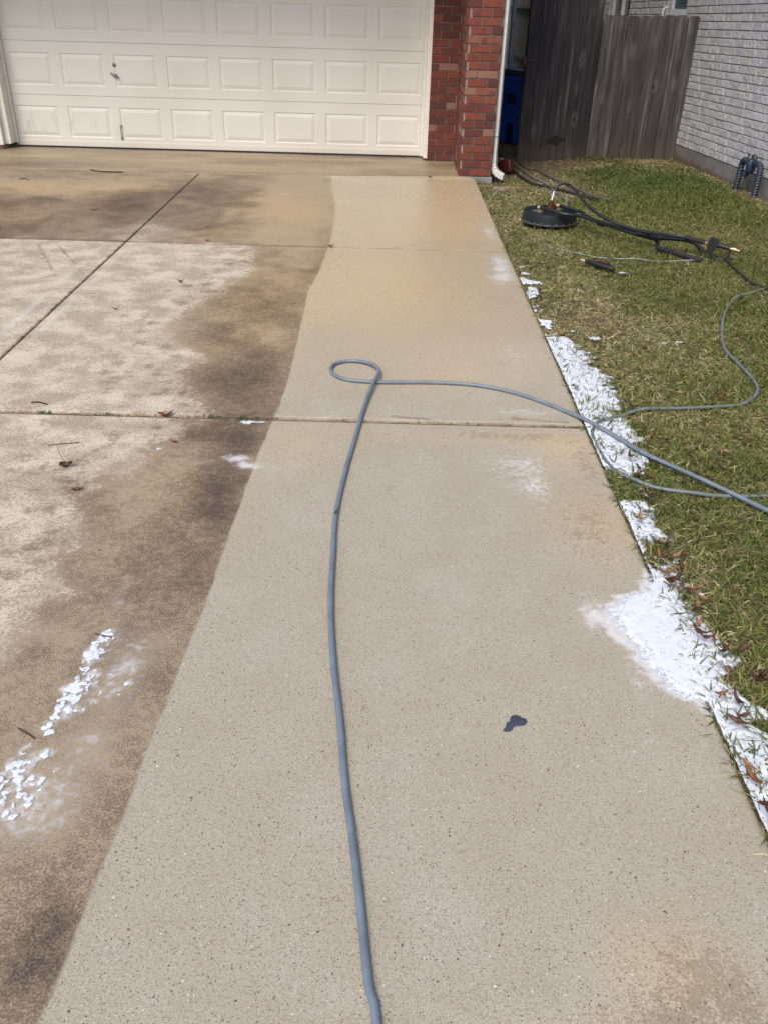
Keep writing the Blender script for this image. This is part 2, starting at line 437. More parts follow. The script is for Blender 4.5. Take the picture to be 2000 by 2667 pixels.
def build_driveway():
    V, F, MI = [], [], []
    base = 0
    apron_y = lambda x: 9.60 + np.maximum(0, x + 1.26) * .108
    slabs = []
    X = [(-5.2, -1.996), (-1.984, .929)]
    for x0, x1 in X:
        slabs += [(x0, x1, -7.0, 3.551, None, None), (x0, x1, 3.583, 6.658, None, None), (x0, x1, 6.672, 9.592, None, 'hi')]
    slabs.append((-5.2, 1.05, 9.604, 10.99, 'lo', None))
    for x0, x1, y0, y1, lo, hi in slabs:
        xs = axis(x0, x1, -3.4 if y0 < 3 else -4.8, 1.2, .014 if y0 < 5 else .02)
        ys = axis(y0, y1, .5, 11, .014 if y0 < 3 else (.018 if y0 < 5 else .025))
        xs = np.concatenate([[x0], xs, [x1]]); ys = np.concatenate([[y0], ys, [y1]])
        gx, gy = np.meshgrid(xs, ys)
        e = np.minimum.reduce([gx - x0, x1 - gx, gy - y0, y1 - gy])
        z = -.007 * np.clip(1 - e / .014, 0, 1) ** 2
        z[0, :] = z[-1, :] = -.07; z[:, 0] = z[:, -1] = -.07
        ox, oy = gx.copy(), gy.copy()
        if hi:
            t = (gy - y0) / (y1 - y0)
            gy = y0 + t * (apron_y(gx) - .006 - y0)
            # rounded corner by the brick pier
            if x1 > 0:
                r = .16
                m = (gx > x1 - r) & (t > .9)
                cc = np.clip((gx - (x1 - r)) / r, 0, 1)
                gy = gy - np.where(t > .5, (1 - np.sqrt(np.clip(1 - cc ** 2, 0, 1))) * r * sstep(.9, 1, t), 0)
        if lo:
            t = (gy - y0) / (y1 - y0)
            gy = apron_y(gx) + .006 + t * (y1 - apron_y(gx) - .006)
            z = z + .004
        ny, nx = gx.shape
        V.append(np.stack([gx, gy, z], -1).reshape(-1, 3))
        i = np.arange(nx * ny).reshape(ny, nx) + base
        F.append(np.stack([i[:-1, :-1], i[:-1, 1:], i[1:, 1:], i[1:, :-1]], -1).reshape(-1, 4))
        MI.append(np.zeros(len(F[-1]), int))
        base += nx * ny
    V = np.concatenate(V)
    fld = drive_fields(V[:, 0].copy(), V[:, 1].copy())
    # joint fillers
    ex, fx = [], []
    def strip(x0, x1, y0, y1, z, mi, skew=False):
        nonlocal base
        n = 160
        t = np.linspace(0, 1, n)
        if x1 - x0 > y1 - y0:
            xx = x0 + t * (x1 - x0)
            off = np.maximum(0, xx + 1.26) * .108 if skew else 0
            a = np.stack([xx, np.full(n, y0) + off, z + rng.uniform(-.003, .002, n)], -1); b = np.stack([xx, np.full(n, y1) + off, z + rng.uniform(-.003, .002, n)], -1)
        else:
            yy = y0 + t * (y1 - y0)
            a = np.stack([np.full(n, x1), yy, z + rng.uniform(-.003, .002, n)], -1); b = np.stack([np.full(n, x0), yy, z + rng.uniform(-.003, .002, n)], -1)
        ex.append(np.concatenate([a, b]))
        i = np.arange(n - 1) + base
        F.append(np.stack([i, i + 1, i + 1 + n, i + n], -1)); MI.append(np.full(n - 1, mi))
        base += 2 * n
    strip(-5.2, .925, 3.548, 3.558, -.024, 1); strip(-5.2, .925, 3.558, 3.574, -.010, 2); strip(-5.2, .925, 3.574, 3.586, -.024, 1)
    strip(-5.2, .925, 6.656, 6.674, -.022, 1)
    strip(-1.999, -1.981, -7, 9.6, -.011, 2)
    strip(-5.2, .85, 9.585, 9.612, -.010, 1, True)
    E = np.concatenate(ex)
    for k in fld: fld[k] = np.concatenate([fld[k], np.zeros(len(E))])
    V = np.concatenate([V, E]); F = np.concatenate(F); MI = np.concatenate(MI)
    me = bpy.data.meshes.new('driveway')
    me.vertices.add(len(V)); me.vertices.foreach_set('co', V.astype(np.float32).ravel())
    me.loops.add(F.size); me.loops.foreach_set('vertex_index', F.astype(np.int32).ravel())
    me.polygons.add(len(F)); me.polygons.foreach_set('loop_start', np.arange(0, F.size, 4, dtype=np.int32))
    me.polygons.foreach_set('material_index', MI.astype(np.int32))
    me.update(calc_edges=True)
    for k, a in fld.items():
        at = me.attributes.new(k, 'FLOAT', 'POINT'); at.data.foreach_set('value', a.astype(np.float32))
    for m in (M_CONC, M_JOINT, M_JWOOD): me.materials.append(m)
    o = bpy.data.objects.new('driveway', me); COL.objects.link(o)
    tag(o, kind='structure')
build_driveway()

# ------------------------------------------------------------------ lawn and ground
def lawn_z(x, y):
    x = np.asarray(x, float); y = np.asarray(y, float)
    z = -.022 + .012 * sstep(1.15, .98, x) + .085 * sstep(1.5, 3.6, x) * sstep(11.5, 8.5, y)
    z = z - .045 * sstep(7.0, 9.6, y) * (1 - sstep(1.5, 2.8, x))
    return z + .012 * (fbm(x, y, 2.2, 61, 3) - .5)

def wear(x, y):
    """how bare the turf is"""
    b = gs(x, y, [(1.6, 10.4, .55, .9, 1.0), (1.9, 11.0, .9, .45, .8), (3.3, 11.1, .5, .5, .8), (1.15, 9.4, .25, .5, .6), (3.55, 9.2, .14, 1.0, .9), (3.62, 8, .12, 2.0, .6), (1.15, 7.6, .2, .4, .5), (1.25, 5.3, .25, .5, .65), (1.5, 4.9, .25, .2, .4), (1.3, 6.4, .2, .3, .3), (1.95, 9.3, .3, .4, .5), (1.0, 7, .06, 3, .5), (1.5, 12.5, .6, 1.5, .7)])
    return np.clip(b + .6 * (fbm(x, y, 2.4, 71, 4) - .5), 0, 1)

def dryness(x, y):
    d = .57 + 1.3 * (fbm(x, y, 2.2, 81, 4) - .5) + gs(x, y, [(1.25, 6.3, .35, 1.6, .30), (1.2, 8.6, .4, .8, .18), (1.4, 4.6, .5, .8, .22), (2.5, 9.2, .8, 1.3, -.34), (3.2, 9.0, .5, 1.0, -.32), (1.3, 3.2, .4, .8, -.05), (1.9, 6.0, .5, .6, -.14), (2.2, 7.5, .8, .8, -.05)])
    return np.clip(d, 0, 1)

def build_ground():
    n = NT('soil_thatch')
    a = n.noise(22, 5, .65); b = n.noise(120, 4, .7)
    c = n.mix(n.step(a, .35, .65), (.085, .055, .032), (.15, .115, .06))
    c = n.mix(n.step(b, .5, .7), c, (.20, .155, .085))
    c = n.mix(n.step(n.noise(2.2, 4), .45, .65, 0, .55), c, (.05, .055, .02))
    n.set(Base_Color=c, Roughness=.95, Normal=n.bump(b, .8, .012))
    M = n.m
    xs = np.concatenate([np.arange(.9295, 3.7, .04), [3.72]]); ys = np.arange(-7, 22, .06)
    gx, gy = np.meshgrid(xs, ys)
    z = lawn_z(gx, gy)
    mb = MB()
    ny, nx = gx.shape
    i = np.arange(nx * ny).reshape(ny, nx)
    F = np.stack([i[:-1, :-1], i[:-1, 1:], i[1:, 1:], i[1:, :-1]], -1).reshape(-1, 4)
    mb.add(np.stack([gx, gy, z], -1).reshape(-1, 3).tolist(), F.tolist(), smooth=True)
    o = mb.build('lawn', M); tag(o, kind='structure')
    # the wider ground all round
    g = NT('far_ground')
    c = g.mix(g.step(g.noise(.6, 5), .35, .65), (.06, .08, .025), (.14, .125, .055))
    g.set(Base_Color=c, Roughness=.95)
    mb = MB()
    mb.add([(-150, -150, -.12), (150, -150, -.12), (150, 150, -.12), (-150, 150, -.12)], [(0, 1, 2, 3)])
    o = mb.build('ground', g.m); tag(o, kind='structure')
build_ground()

FOAM_OUT = np.array([(0.926, 6.4), (0.955, 6.081), (0.985, 5.541), (0.99, 5.076), (1.08, 4.719), (1.13, 4.33), (1.145, 3.959), (1.135, 3.585), (1.12, 3.284), (1.07, 2.982), (1.03, 2.735), (1.00, 2.458), (1.01, 2.272), (1.045, 2.106), (1.035, 1.933), (1.05, 1.78), (1.048, 1.642), (1.03, 1.3), (1.0, .8), (.93, .4)])[::-1]
def foam_edge_field(x, y):
    o = np.interp(y, FOAM_OUT[:, 1], FOAM_OUT[:, 0])
    n = fbm(x, y, 11, 15, 4) - .5
    d = np.minimum(o - x, .07) + n * .13 + (fbm(x, y, 38, 16, 3) - .5) * .07
    patch = np.where(y > 4.75, (fbm(x, y, 7, 19, 3) - .56) * .55, .016 + .012 * sstep(3.0, 3.5, y))
    patch = patch + (fbm(x, y, 16, 24, 3) - .5) * .10 * sstep(3.4, 2.6, y)
    patch = patch - gs(x, y, [(.98, 2.98, .10, .12, .09), (.95, 2.55, .04, .1, .05), (.93, 3.05, .06, .14, .10), (1.1, 3.75, .05, .08, .06), (.96, 4.02, .03, .1, .05)])
    return np.minimum(d, .05) + patch

def blade_mesh():
    n = NT('grass_blades')
    c = n.attr('bcol', False)
    n.set(Base_Color=c, Roughness=.55)
    n.p.inputs['Specular IOR Level'].default_value = .35
    tr = n.node('ShaderNodeBsdfTranslucent')
    n.put(tr.inputs[0], c)
    mx = n.node('ShaderNodeMixShader'); mx.inputs[0].default_value = .22
    n.t.links.new(n.p.outputs[0], mx.inputs[1]); n.t.links.new(tr.outputs[0], mx.inputs[2])
    n.t.links.new(mx.outputs[0], n.out.inputs[0])
    r = np.random.default_rng(3)
    P = []
    for x0, x1, y0, y1, dens in ((.93, 1.9, .2, 2.6, 19000), (.93, 2.5, 2.6, 4.2, 17000), (.93, 3.1, 4.2, 6.2, 13000), (.93, 3.68, 6.2, 8.5, 10000), (.93, 3.66, 8.5, 11.45, 8000), (1.15, 2.4, 11.45, 15, 2500), (2.5, 3.5, 11.6, 13, 800), (1.9, 3.7, -.6, 2.6, 4500), (2.5, 3.7, 2.6, 4.2, 4500), (3.1, 3.7, 4.2, 6.2, 5000), (.93, 1.9, -.8, .2, 6000)):
        N = int((x1 - x0) * (y1 - y0) * dens)
        P.append(np.stack([r.uniform(x0, x1, N), r.uniform(y0, y1, N)], -1))
    P = np.concatenate(P)
    x, y = P[:, 0], P[:, 1]
    keep = r.random(len(x)) > np.clip(wear(x, y) * 1.05 - .05, 0, .93)
    keep &= ~((x < 1.2) & (y > 9.78)) & ~((np.abs(x - 1.34) < .1) & (np.abs(y - 10.47) < .1)) & (np.hypot(x - 1.4, y - 7.7) > .235)
    ff = foam_edge_field(x, y)
    keep &= ~((ff > .0) & (r.random(len(x)) < .15))
    keep &= x < 3.62 + (11.5 - y) * .04
    x, y, ff = x[keep], y[keep], ff[keep]; N = len(x)
    # tufts: pull blades a little together
    x = x + (fbm(x, y, 30, 4, 1) - .5) * .03; y = y + (fbm(x, y, 30, 6, 1) - .5) * .03
    x = np.maximum(x, .934)
    z = lawn_z(x, y)
    dr = dryness(x, y)
    isdry = r.random(N) < np.clip(dr * .72 + wear(x, y) * .4, .05, .93)
    ln = r.uniform(.026, .062, N) * np.where(isdry, 1.05, 1.0) * (.75 + .6 * fbm(x, y, 3, 44, 2))
    ln = np.where(x < 1.06, ln * 1.1, ln)
    wd = r.uniform(.0011, .0025, N) * np.where(isdry, .8, 1.15)
    wd = wd * (1 + sstep(6, 11, y) * .5)
    az = r.uniform(0, 2 * np.pi, N) + 1.5 * (fbm(x, y, 4, 14, 2) - .5)
    lean = np.where(isdry, r.uniform(.75, 1.5, N), r.uniform(.25, 1.2, N))
    bend = r.uniform(.1, .8, N)
    d = np.stack([np.cos(az), np.sin(az)], -1); s_ = np.stack([-d[:, 1], d[:, 0]], -1)
    tw = r.uniform(-.8, .8, N)
    def ring(t, wsc):
        a = lean + bend * t
        hor = ln * t * np.sin(np.minimum(a, 1.7)); ver = ln * t * np.cos(np.minimum(a, 1.5))
        cx = x + d[:, 0] * hor; cy = y + d[:, 1] * hor; cz = z + ver
        hx, hy, hz = s_[:, 0] * wd * wsc * np.cos(tw), s_[:, 1] * wd * wsc * np.cos(tw), wd * wsc * np.sin(tw)
        return np.stack([cx - hx, cy - hy, cz - hz], -1), np.stack([cx + hx, cy + hy, cz + hz], -1)
    a0, a1 = ring(0, .8); b0, b1 = ring(.5, 1.0); c0, c1 = ring(.8, .7); tip, _ = ring(1.0, 0)
    V = np.stack([a0, a1, b0, b1, c0, c1, tip], 1).reshape(-1, 3)
    k = np.arange(N)[:, None] * 7
    quads = np.stack([k + np.array([[0, 1, 3, 2]]), k + np.array([[2, 3, 5, 4]])], 1).reshape(-1, 4)
    tris = (k + np.array([[4, 5, 6]]))
    green = np.array([(.118, .155, .030), (.088, .125, .025), (.15, .178, .038), (.19, .188, .058)])
    straw = np.array([(.54, .45, .23), (.68, .60, .38), (.42, .33, .16), (.24, .17, .085), (.46, .41, .18)])
    cg = green[r.integers(0, 4, N)] * r.uniform(.65, 1.3, N)[:, None]
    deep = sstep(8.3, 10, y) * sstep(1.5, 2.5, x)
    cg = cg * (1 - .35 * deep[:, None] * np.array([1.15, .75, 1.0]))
    cs = straw[r.integers(0, 5, N)] * r.uniform(.6, 1.25, N)[:, None]
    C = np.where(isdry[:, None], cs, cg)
    wetfoam = (ff > -.02) & (r.random(N) < .25)
    C = np.where(wetfoam[:, None], C * .6, C)
    Cv = np.repeat(np.concatenate([C, np.ones((N, 1))], 1), 7, 0)
    me = bpy.data.meshes.new('grass')
    me.vertices.add(len(V)); me.vertices.foreach_set('co', V.astype(np.float32).ravel())
    li = np.concatenate([quads.ravel(), tris.ravel()]).astype(np.int32)
    ls = np.concatenate([np.arange(len(quads)) * 4, len(quads) * 4 + np.arange(len(tris)) * 3]).astype(np.int32)
    me.loops.add(len(li)); me.loops.foreach_set('vertex_index', li)
    me.polygons.add(len(ls)); me.polygons.foreach_set('loop_start', ls)
    me.update(calc_edges=True)
    at = me.color_attributes.new('bcol', 'FLOAT_COLOR', 'POINT'); at.data.foreach_set('color', Cv.astype(np.float32).ravel())
    me.materials.append(n.m)
    o = bpy.data.objects.new('grass', me); COL.objects.link(o)
    tag(o, 'short patchy lawn of green and straw coloured blades beside the driveway', 'grass', kind='stuff')
    print('blades', N)
blade_mesh()

# ------------------------------------------------------------------ foam
def foam_material():
    n = NT('foam')
    th = n.attr('thick')
    a = n.noise(55, 5, .6); b = n.noise(210, 3, .6)
    v = n.voro(130)
    sep = n.node('ShaderNodeSeparateColor'); n.put(sep.inputs[0], v.outputs['Color'])
    hole = n.math('MULTIPLY', n.step(v.outputs['Distance'], .42, .28), n.step(n.math('ADD', sep.outputs[0], n.math('MULTIPLY', n.math('SUBTRACT', n.noise(14, 3), .5), 1.2)), .90, .93))
    col = n.mix(n.step(a, .3, .7), (.66, .71, .80), (.76, .79, .85))
    col = n.mix(n.math('MULTIPLY', hole, .75), col, (.22, .20, .19))
    n.set(Base_Color=col, Roughness=.5, Normal=n.bump(n.math('ADD', a, n.math('MULTIPLY', b, .5)), .4, .008))
    n.p.inputs['Subsurface Weight'].default_value = .15
    n.p.inputs['Subsurface Radius'].default_value = (.01, .01, .01)
    al = n.step(n.math('ADD', th, n.math('MULTIPLY', n.math('SUBTRACT', n.math('ADD', a, n.math('MULTIPLY', n.math('SUBTRACT', b, .5), .8)), .5), 1.5)), .10, .62, 0, .97)
    n.set(Alpha=al)
    return n.m
M_FOAM = foam_material()

def foam(name, x0, x1, y0, y1, d, field, zfun, label, height, group=None, soft=False, tsc=.05, pieces=None):
    """field(x,y) in metres-ish, positive inside; the sheet is kept where it is positive"""
    xs = np.arange(x0, x1, d); ys = np.arange(y0, y1, d)
    gx, gy = np.meshgrid(xs, ys)
    f = field(gx, gy)
    bump = .55 + .9 * fbm(gx, gy, 26, 23, 3) * fbm(gx, gy, 60, 29, 2) * 2
    t = np.clip(f / tsc, 0, 1)
    z = zfun(gx, gy) + .0012 + height * (t * (.8 + .2 * bump) if soft else np.sqrt(t) * bump)
    ny, nx = gx.shape
    i = np.arange(nx * ny).reshape(ny, nx)
    F = np.stack([i[:-1, :-1], i[:-1, 1:], i[1:, 1:], i[1:, :-1]], -1).reshape(-1, 4)
    ok = (f.ravel()[F] > -.002).all(1)
    F = F[ok]
    lab = np.arange(nx * ny)
    while True:
        m = lab[F].min(1)
        new = lab.copy(); np.minimum.at(new, F.ravel(), np.repeat(m, 4))
        new = new[new]
        if (new == lab).all(): break
        lab = new
    fl = lab[F[:, 0]]
    ids, cnt = np.unique(fl, return_counts=True)
    main = ids[np.argmax(cnt)]
    big = [q for q, c in zip(ids, cnt) if c >= 16 and q != main] if pieces else []
    if pieces:
        ok = ~np.isin(fl, ids[cnt < 16]); F, fl = F[ok], fl[ok]
    V0 = np.stack([gx, gy, z], -1).reshape(-1, 3)
    objs = [foam_obj(name, V0, F[~np.isin(fl, big)], t.ravel())]
    tag(objs[0], label, 'foam', group)
    for q in big:
        o = foam_obj('foam_clump', V0, F[fl == q], t.ravel())
        tag(o, pieces[0], 'foam', pieces[1])
    return objs[0]

def foam_obj(name, V0, F, t):
    used = np.unique(F)
    remap = np.full(len(V0), -1); remap[used] = np.arange(len(used))
    V = V0[used]; F = remap[F]
    me = bpy.data.meshes.new(name)
    me.from_pydata(V.tolist(), [], F.tolist())
    me.polygons.foreach_set('use_smooth', [True] * len(F))
    at = me.attributes.new('thick', 'FLOAT', 'POINT'); at.data.foreach_set('value', t[used].astype(np.float32))
    me.materials.append(M_FOAM); me.update()
    o = bpy.data.objects.new(name, me); COL.objects.link(o)
    return o

foam('foam_strip', .931, 1.32, .35, 6.6, .006, foam_edge_field, lambda x, y: lawn_z(x, y) + .008,
     'long strip of white soap foam in the grass along the driveway edge', .009,
     pieces=('loose white foam clump in the grass near the long foam strip', 'foam clumps along the driveway edge'))
def puddle_field(x, y):
    py = np.array([p[1] for p in PUD])[::-1]; px = np.array([p[0] for p in PUD])[::-1]
    e = np.interp(y, py, px, left=.97, right=.97)
    return np.minimum((x - e) * .8 + (fbm(x, y, 16, 33, 4) - .5) * .05 + .006, .05)
foam('foam_puddle', .66, .955, 1.6, 2.5, .004, puddle_field, lambda x, y: x * 0,
     'broad white foam puddle spilling over the driveway edge', .006, None, True)
def streak_field(x, y):
    c = np.interp(y, STK[:, 1], STK[:, 0])
    wdt = .02 + .035 * fbm(x * 0, y, 5, 3, 2) + .05 * sstep(1.62, 1.3, y)
    dd = (x - c)
    body = 1 - np.abs(dd) / wdt - np.where(dd > 0, -dd * 6, 0)
    cell = fbm(x, y, 30, 37, 3) - .47
    ends = sstep(2.06, 1.98, y)
    gap = gs(x, y, [(-.85, 1.6, .1, .04, .6), (-.83, 1.86, .05, .02, .4), (-.87, 1.55, .1, .03, .3)])
    f = np.full(x.shape, -.1)
    x0_, y0_ = x, y
    x = x + (fbm(x0_, y0_, 55, 61, 3) - .5) * .022; y = y + (fbm(x0_, y0_, 55, 67, 3) - .5) * .022
    for bx, by, br in LUMPS:
        m = (np.abs(x - bx) < br * 1.5) & (np.abs(y - by) < br * 1.5)
        dq = np.hypot((x[m] - bx), (y[m] - by) * .9)
        f[m] = np.maximum(f[m], (br - dq) * 1.6)
    f = f + (fbm(x, y, 90, 37, 3) - .5) * .016 - .001
    return np.where(f > 0, f, -.1)
foam('foam_streak', -1.15, -.62, 1.0, 2.1, .003, streak_field, lambda x, y: x * 0,
     'broken smear of white foam on the brown uncleaned concrete', .0032, None, False, .016)['kind'] = 'stuff'
def blob(cx, cy, rx, ry, seed):
    return lambda x, y: .03 - .035 * np.hypot((x - cx) / rx, (y - cy) / ry) ** 1.5 + (fbm(x + seed, y, 45, 40 + seed, 4) - .5) * .035
foam('foam_patch', -.70, -.46, 3.45, 3.555, .004, blob(-.585, 3.510, .075, .026, 1), lambda x, y: x * 0, 'small flat foam patch just below the expansion joint', .006)
foam('foam_fleck', -.97, -.90, 3.19, 3.27, .003, blob(-.935, 3.228, .018, .022, 2), lambda x, y: x * 0, 'single round white foam fleck on the dark stain near the orange leaf', .005)
foam('foam_fleck', 1.12, 1.30, 4.64, 4.82, .004, blob(1.211, 4.728, .05, .03, 3), lambda x, y: lawn_z(x, y) + .028, 'white foam fleck on the grass just beyond the foam strip', .008)
foam('foam_fleck', 1.54, 1.69, 4.62, 4.74, .004, blob(1.60, 4.683, .03, .022, 4), lambda x, y: lawn_z(x, y) + .03, 'small white foam fleck on the open lawn, left of a pair', .007)
foam('foam_fleck', 1.62, 1.76, 4.64, 4.77, .004, blob(1.69, 4.704, .035, .02, 5), lambda x, y: lawn_z(x, y) + .03, 'small white foam fleck on the open lawn, right of a pair', .007)
foam('foam_patch', 1.60, 1.78, 6.05, 6.22, .004, blob(1.69, 6.13, .05, .04, 6), lambda x, y: lawn_z(x, y) + .028, 'white foam blob in the grass at the tip of the spray gun', .010)

# ------------------------------------------------------------------ dark spill
def spill():
    out = [(.343, 1.655), (.352, 1.668), (.356, 1.682), (.366, 1.690), (.370, 1.705), (.381, 1.713), (.394, 1.711), (.402, 1.702), (.411, 1.699), (.412, 1.686), (.405, 1.676), (.394, 1.672), (.380, 1.670), (.370, 1.665), (.366, 1.654), (.352, 1.649)]
    pts = spline([(a, b, 0) for a, b in out + out[:1]], .0012)[:-1]
    pts = [p + Vector((random.uniform(-1, 1), random.uniform(-1, 1), 0)) * .0011 for p in pts]
    c = Vector((.385, 1.687, 0)); k = len(pts)
    vs = [tuple(p + Vector((0, 0, .0008))) for p in pts] + [tuple(p.lerp(c, .12) + Vector((0, 0, .0022))) for p in pts] + [(c.x, c.y, .0026)]
    fs = [(i, (i + 1) % k, k + (i + 1) % k, k + i) for i in range(k)] + [(k + i, k + (i + 1) % k, 2 * k) for i in range(k)]
    mb = MB(); mb.add(vs, fs, smooth=True)
    n = NT('dark_spill'); a = n.noise(320, 3)
    n.set(Base_Color=n.mix(n.step(a, .3, .7), (.028, .036, .055), (.06, .075, .105)), Roughness=.6, Normal=n.bump(a, .5, .002))
    tag(mb.build('spill', n.m), 'small dark blue black spill spot alone on the cleaned concrete', 'spill')
spill()

# ------------------------------------------------------------------ hoses
def hose_mat(name, col, rough=.38):
    n = NT(name)
    a = n.noise(14, 5, .6); b = n.noise(160, 3, .6)
    c = n.mix(n.step(a, .3, .7), tuple(q * .82 for q in col), tuple(q * 1.12 for q in col))
    c = n.mix(n.step(b, .60, .72, 0, .5), c, (.09, .085, .08))
    c = n.mix(n.step(n.noise(42, 4, .7), .60, .70, 0, .45), c, (.30, .31, .31))
    n.set(Base_Color=c, Roughness=n.step(a, .2, .8, rough - .06, rough + .14), Normal=n.bump(b, .12, .002))
    return n.m
M_HG = hose_mat('hose_grey_blue', (.158, .195, .243))
M_HL = hose_mat('hose_light_grey', (.155, .18, .195))
M_HK = hose_mat('hose_black', (.02, .021, .025), .45)
M_HW = hose_mat('hose_thin_grey', (.24, .27, .28))

H = [(0.03, 0.6), (0.018, 0.882), (0.006, 0.953), (-0.013, 1.069), (-0.037, 1.258), (-0.065, 1.457), (-0.092, 1.659), (-0.123, 1.918), (-0.146, 2.184), (-0.158, 2.446), (-0.159, 2.722), (-0.143, 3.048), (-0.117, 3.344), (-0.086, 3.66), (-0.053, 3.908), (-0.022, 4.075), (-0.035, 4.175), (-0.091, 4.252), (-0.178, 4.278), (-0.245, 4.239), (-0.268, 4.165), (-0.246, 4.080), (-0.178, 4.022), (-0.061, 4.001), (0.054, 4.003), (0.194, 4.013), (0.356, 4.012), (0.493, 3.986), (0.625, 3.925), (0.748, 3.831), (0.861, 3.709), (0.947, 3.587), (1.041, 3.434), (1.144, 3.275), (1.288, 3.093), (1.394, 2.958), (1.49, 2.828), (1.75, 2.5), (2.2, 2.0), (2.8, 1.5), (3.2, .6), (3.1, -1.0)]
def hz(i, x, y):
    if x > .93: return float(lawn_z(x, y)) + .030
    return {13: .014, 14: .026, 15: .030, 16: .024, 17: .016}.get(i, .0098)
mb = MB()
mb.tube(spline([(0.15, -1.5, .0098), (.08, -.2, .0098)] + [(x + (.0025 * math.sin(i * 2.3) if i < 13 else 0), y, hz(i, x, y)) for i, (x, y) in enumerate(H)], .02), .0094, 16)
tag(mb.build('hose', M_HG), 'thick blue grey pressure hose lying in a loop on the cleaned driveway', 'hose')
L = [(3.3, 6.1), (2.589, 5.756), (2.424, 5.637), (2.3, 5.545), (2.171, 5.341), (2.035, 5.018), (1.927, 4.652), (1.92, 4.368), (1.913, 4.142), (1.869, 3.989), (1.775, 3.885), (1.621, 3.831), (1.411, 3.801), (1.247, 3.769), (1.119, 3.692), (1.003, 3.609), (0.952, 3.507), (0.942, 3.412), (0.945, 3.277), (0.967, 3.153), (1.025, 3.057), (1.11, 3.004), (1.246, 2.962), (1.356, 2.961), (1.542, 2.97), (2.0, 3.02), (2.6, 3.15), (3.3, 3.0)]
mb = MB()
mb.tube(spline([(x, y, float(lawn_z(x, y)) + .020 + .006 * math.sin(x * 31)) for x, y in L], .02), .0082, 14)
tag(mb.build('hose', M_HL), 'light grey garden hose curving through the grass and the foam strip', 'hose')
T = [(1.33, 7.42), (1.290, 7.30), (1.271, 7.141), (1.304, 6.918), (1.451, 6.719), (1.608, 6.611), (1.776, 6.575), (1.882, 6.533), (2.04, 6.51), (2.232, 6.451), (2.428, 6.523), (2.62, 6.50)]
mb = MB()
mb.tube(spline([(x, y, float(lawn_z(x, y)) + .014 + .010 * math.sin(x * 17 + 1)) for x, y in T], .03), .0052, 8)
tag(mb.build('thin_line', M_HW), 'thin pale grey line half sunk in the grass before the surface cleaner', 'hose')
K = [(2.55, 6.62), (2.53, 6.50), (2.516, 6.322), (2.505, 6.046), (2.507, 5.823), (2.56, 5.70)]
mb = MB()
mb.tube(spline([(x, y, float(lawn_z(x, y)) + .024) for x, y in K], .03), .0085, 10)
tag(mb.build('hose', M_HK), 'short black hose running from the cleaner gun down to the grey hose', 'hose')
for pts, mt, rr, lb in (
    ([(1.40, 13.4), (1.449, 12.416), (1.426, 11.495), (1.437, 10.873), (1.46, 10.421), (1.495, 10.106), (1.559, 9.765), (1.676, 9.591), (1.80, 9.35), (1.95, 9.0), (2.05, 8.75)], M_HK, .0125, 'thick black hose coming from behind the downspout past the gate corner'),
    ([(1.48, 11.8), (1.50, 11.1), (1.567, 10.669), (1.615, 10.219), (1.71, 9.759), (1.721, 9.418), (1.746, 9.029), (1.80, 8.75)], M_HL, .009, 'dull grey hose snaking from under the gate towards the surface cleaner'),
    ([(1.58, 11.2), (1.637, 10.74), (1.734, 10.637), (1.807, 10.194), (1.893, 9.786), (1.973, 9.407), (2.033, 9.069), (2.109, 8.847), (2.169, 8.689)], plain('hose_brown_grey', (.10, .095, .085), .6), .010, 'brownish grey hose on the bare dirt, nearest the wooden fence')):
    mb = MB()
    mb.tube(spline([(x, y, float(lawn_z(x, y)) + rr + .012) for x, y in pts], .03), rr, 10)
    tag(mb.build('hose', mt), lb, 'hose', 'hoses running under the gate')

# ------------------------------------------------------------------ bricks
def brick_mat(name, cols, rough, bscale, bstr, bdist):
    n = NT(name)
    t = n.attr('tone')
    a = n.noise(18, 5, .6); b = n.noise(bscale, 5, .65)
    c = n.mix(n.step(t, .0, .35), cols[0], cols[1])
    c = n.mix(n.step(t, .35, .75), c, cols[2])
    c = n.mix(n.step(t, .86, .9), c, cols[3])
    c = n.mix(n.step(a, .52, .64, 0, .75), c, cols[4])
    c = n.mix(n.step(b, .60, .78, 0, .35), c, cols[5])
    n.set(Base_Color=c, Roughness=rough, Normal=n.bump(n.math('ADD', b, n.math('MULTIPLY', a, .6)), bstr, bdist))
    return n.m
M_BRICK = brick_mat('red_brick', [(.085, .026, .020), (.135, .032, .022), (.19, .046, .026), (.24, .12, .085), (.065, .036, .036), (.30, .10, .06)], .85, 60, .5, .006)
M_MORTAR = plain('mortar', (.25, .215, .185), .95, .3, 60, .5)
M_WBRICK = brick_mat('pale_rockface_brick', [(.44, .445, .47), (.485, .49, .515), (.53, .535, .56), (.50, .48, .46), (.39, .39, .405), (.60, .605, .625)], .9, 40, .7, .02)
M_WMORT = plain('grey_mortar', (.27, .27, .275), .95, .2, 50, .4)
M_CEM = plain('foundation_concrete', (.22, .21, .20), .9, .3, 9, .4)
M_TRIM = plain('white_trim_paint', (.74, .71, .64), .5, .05, 12)
M_DOOR = None

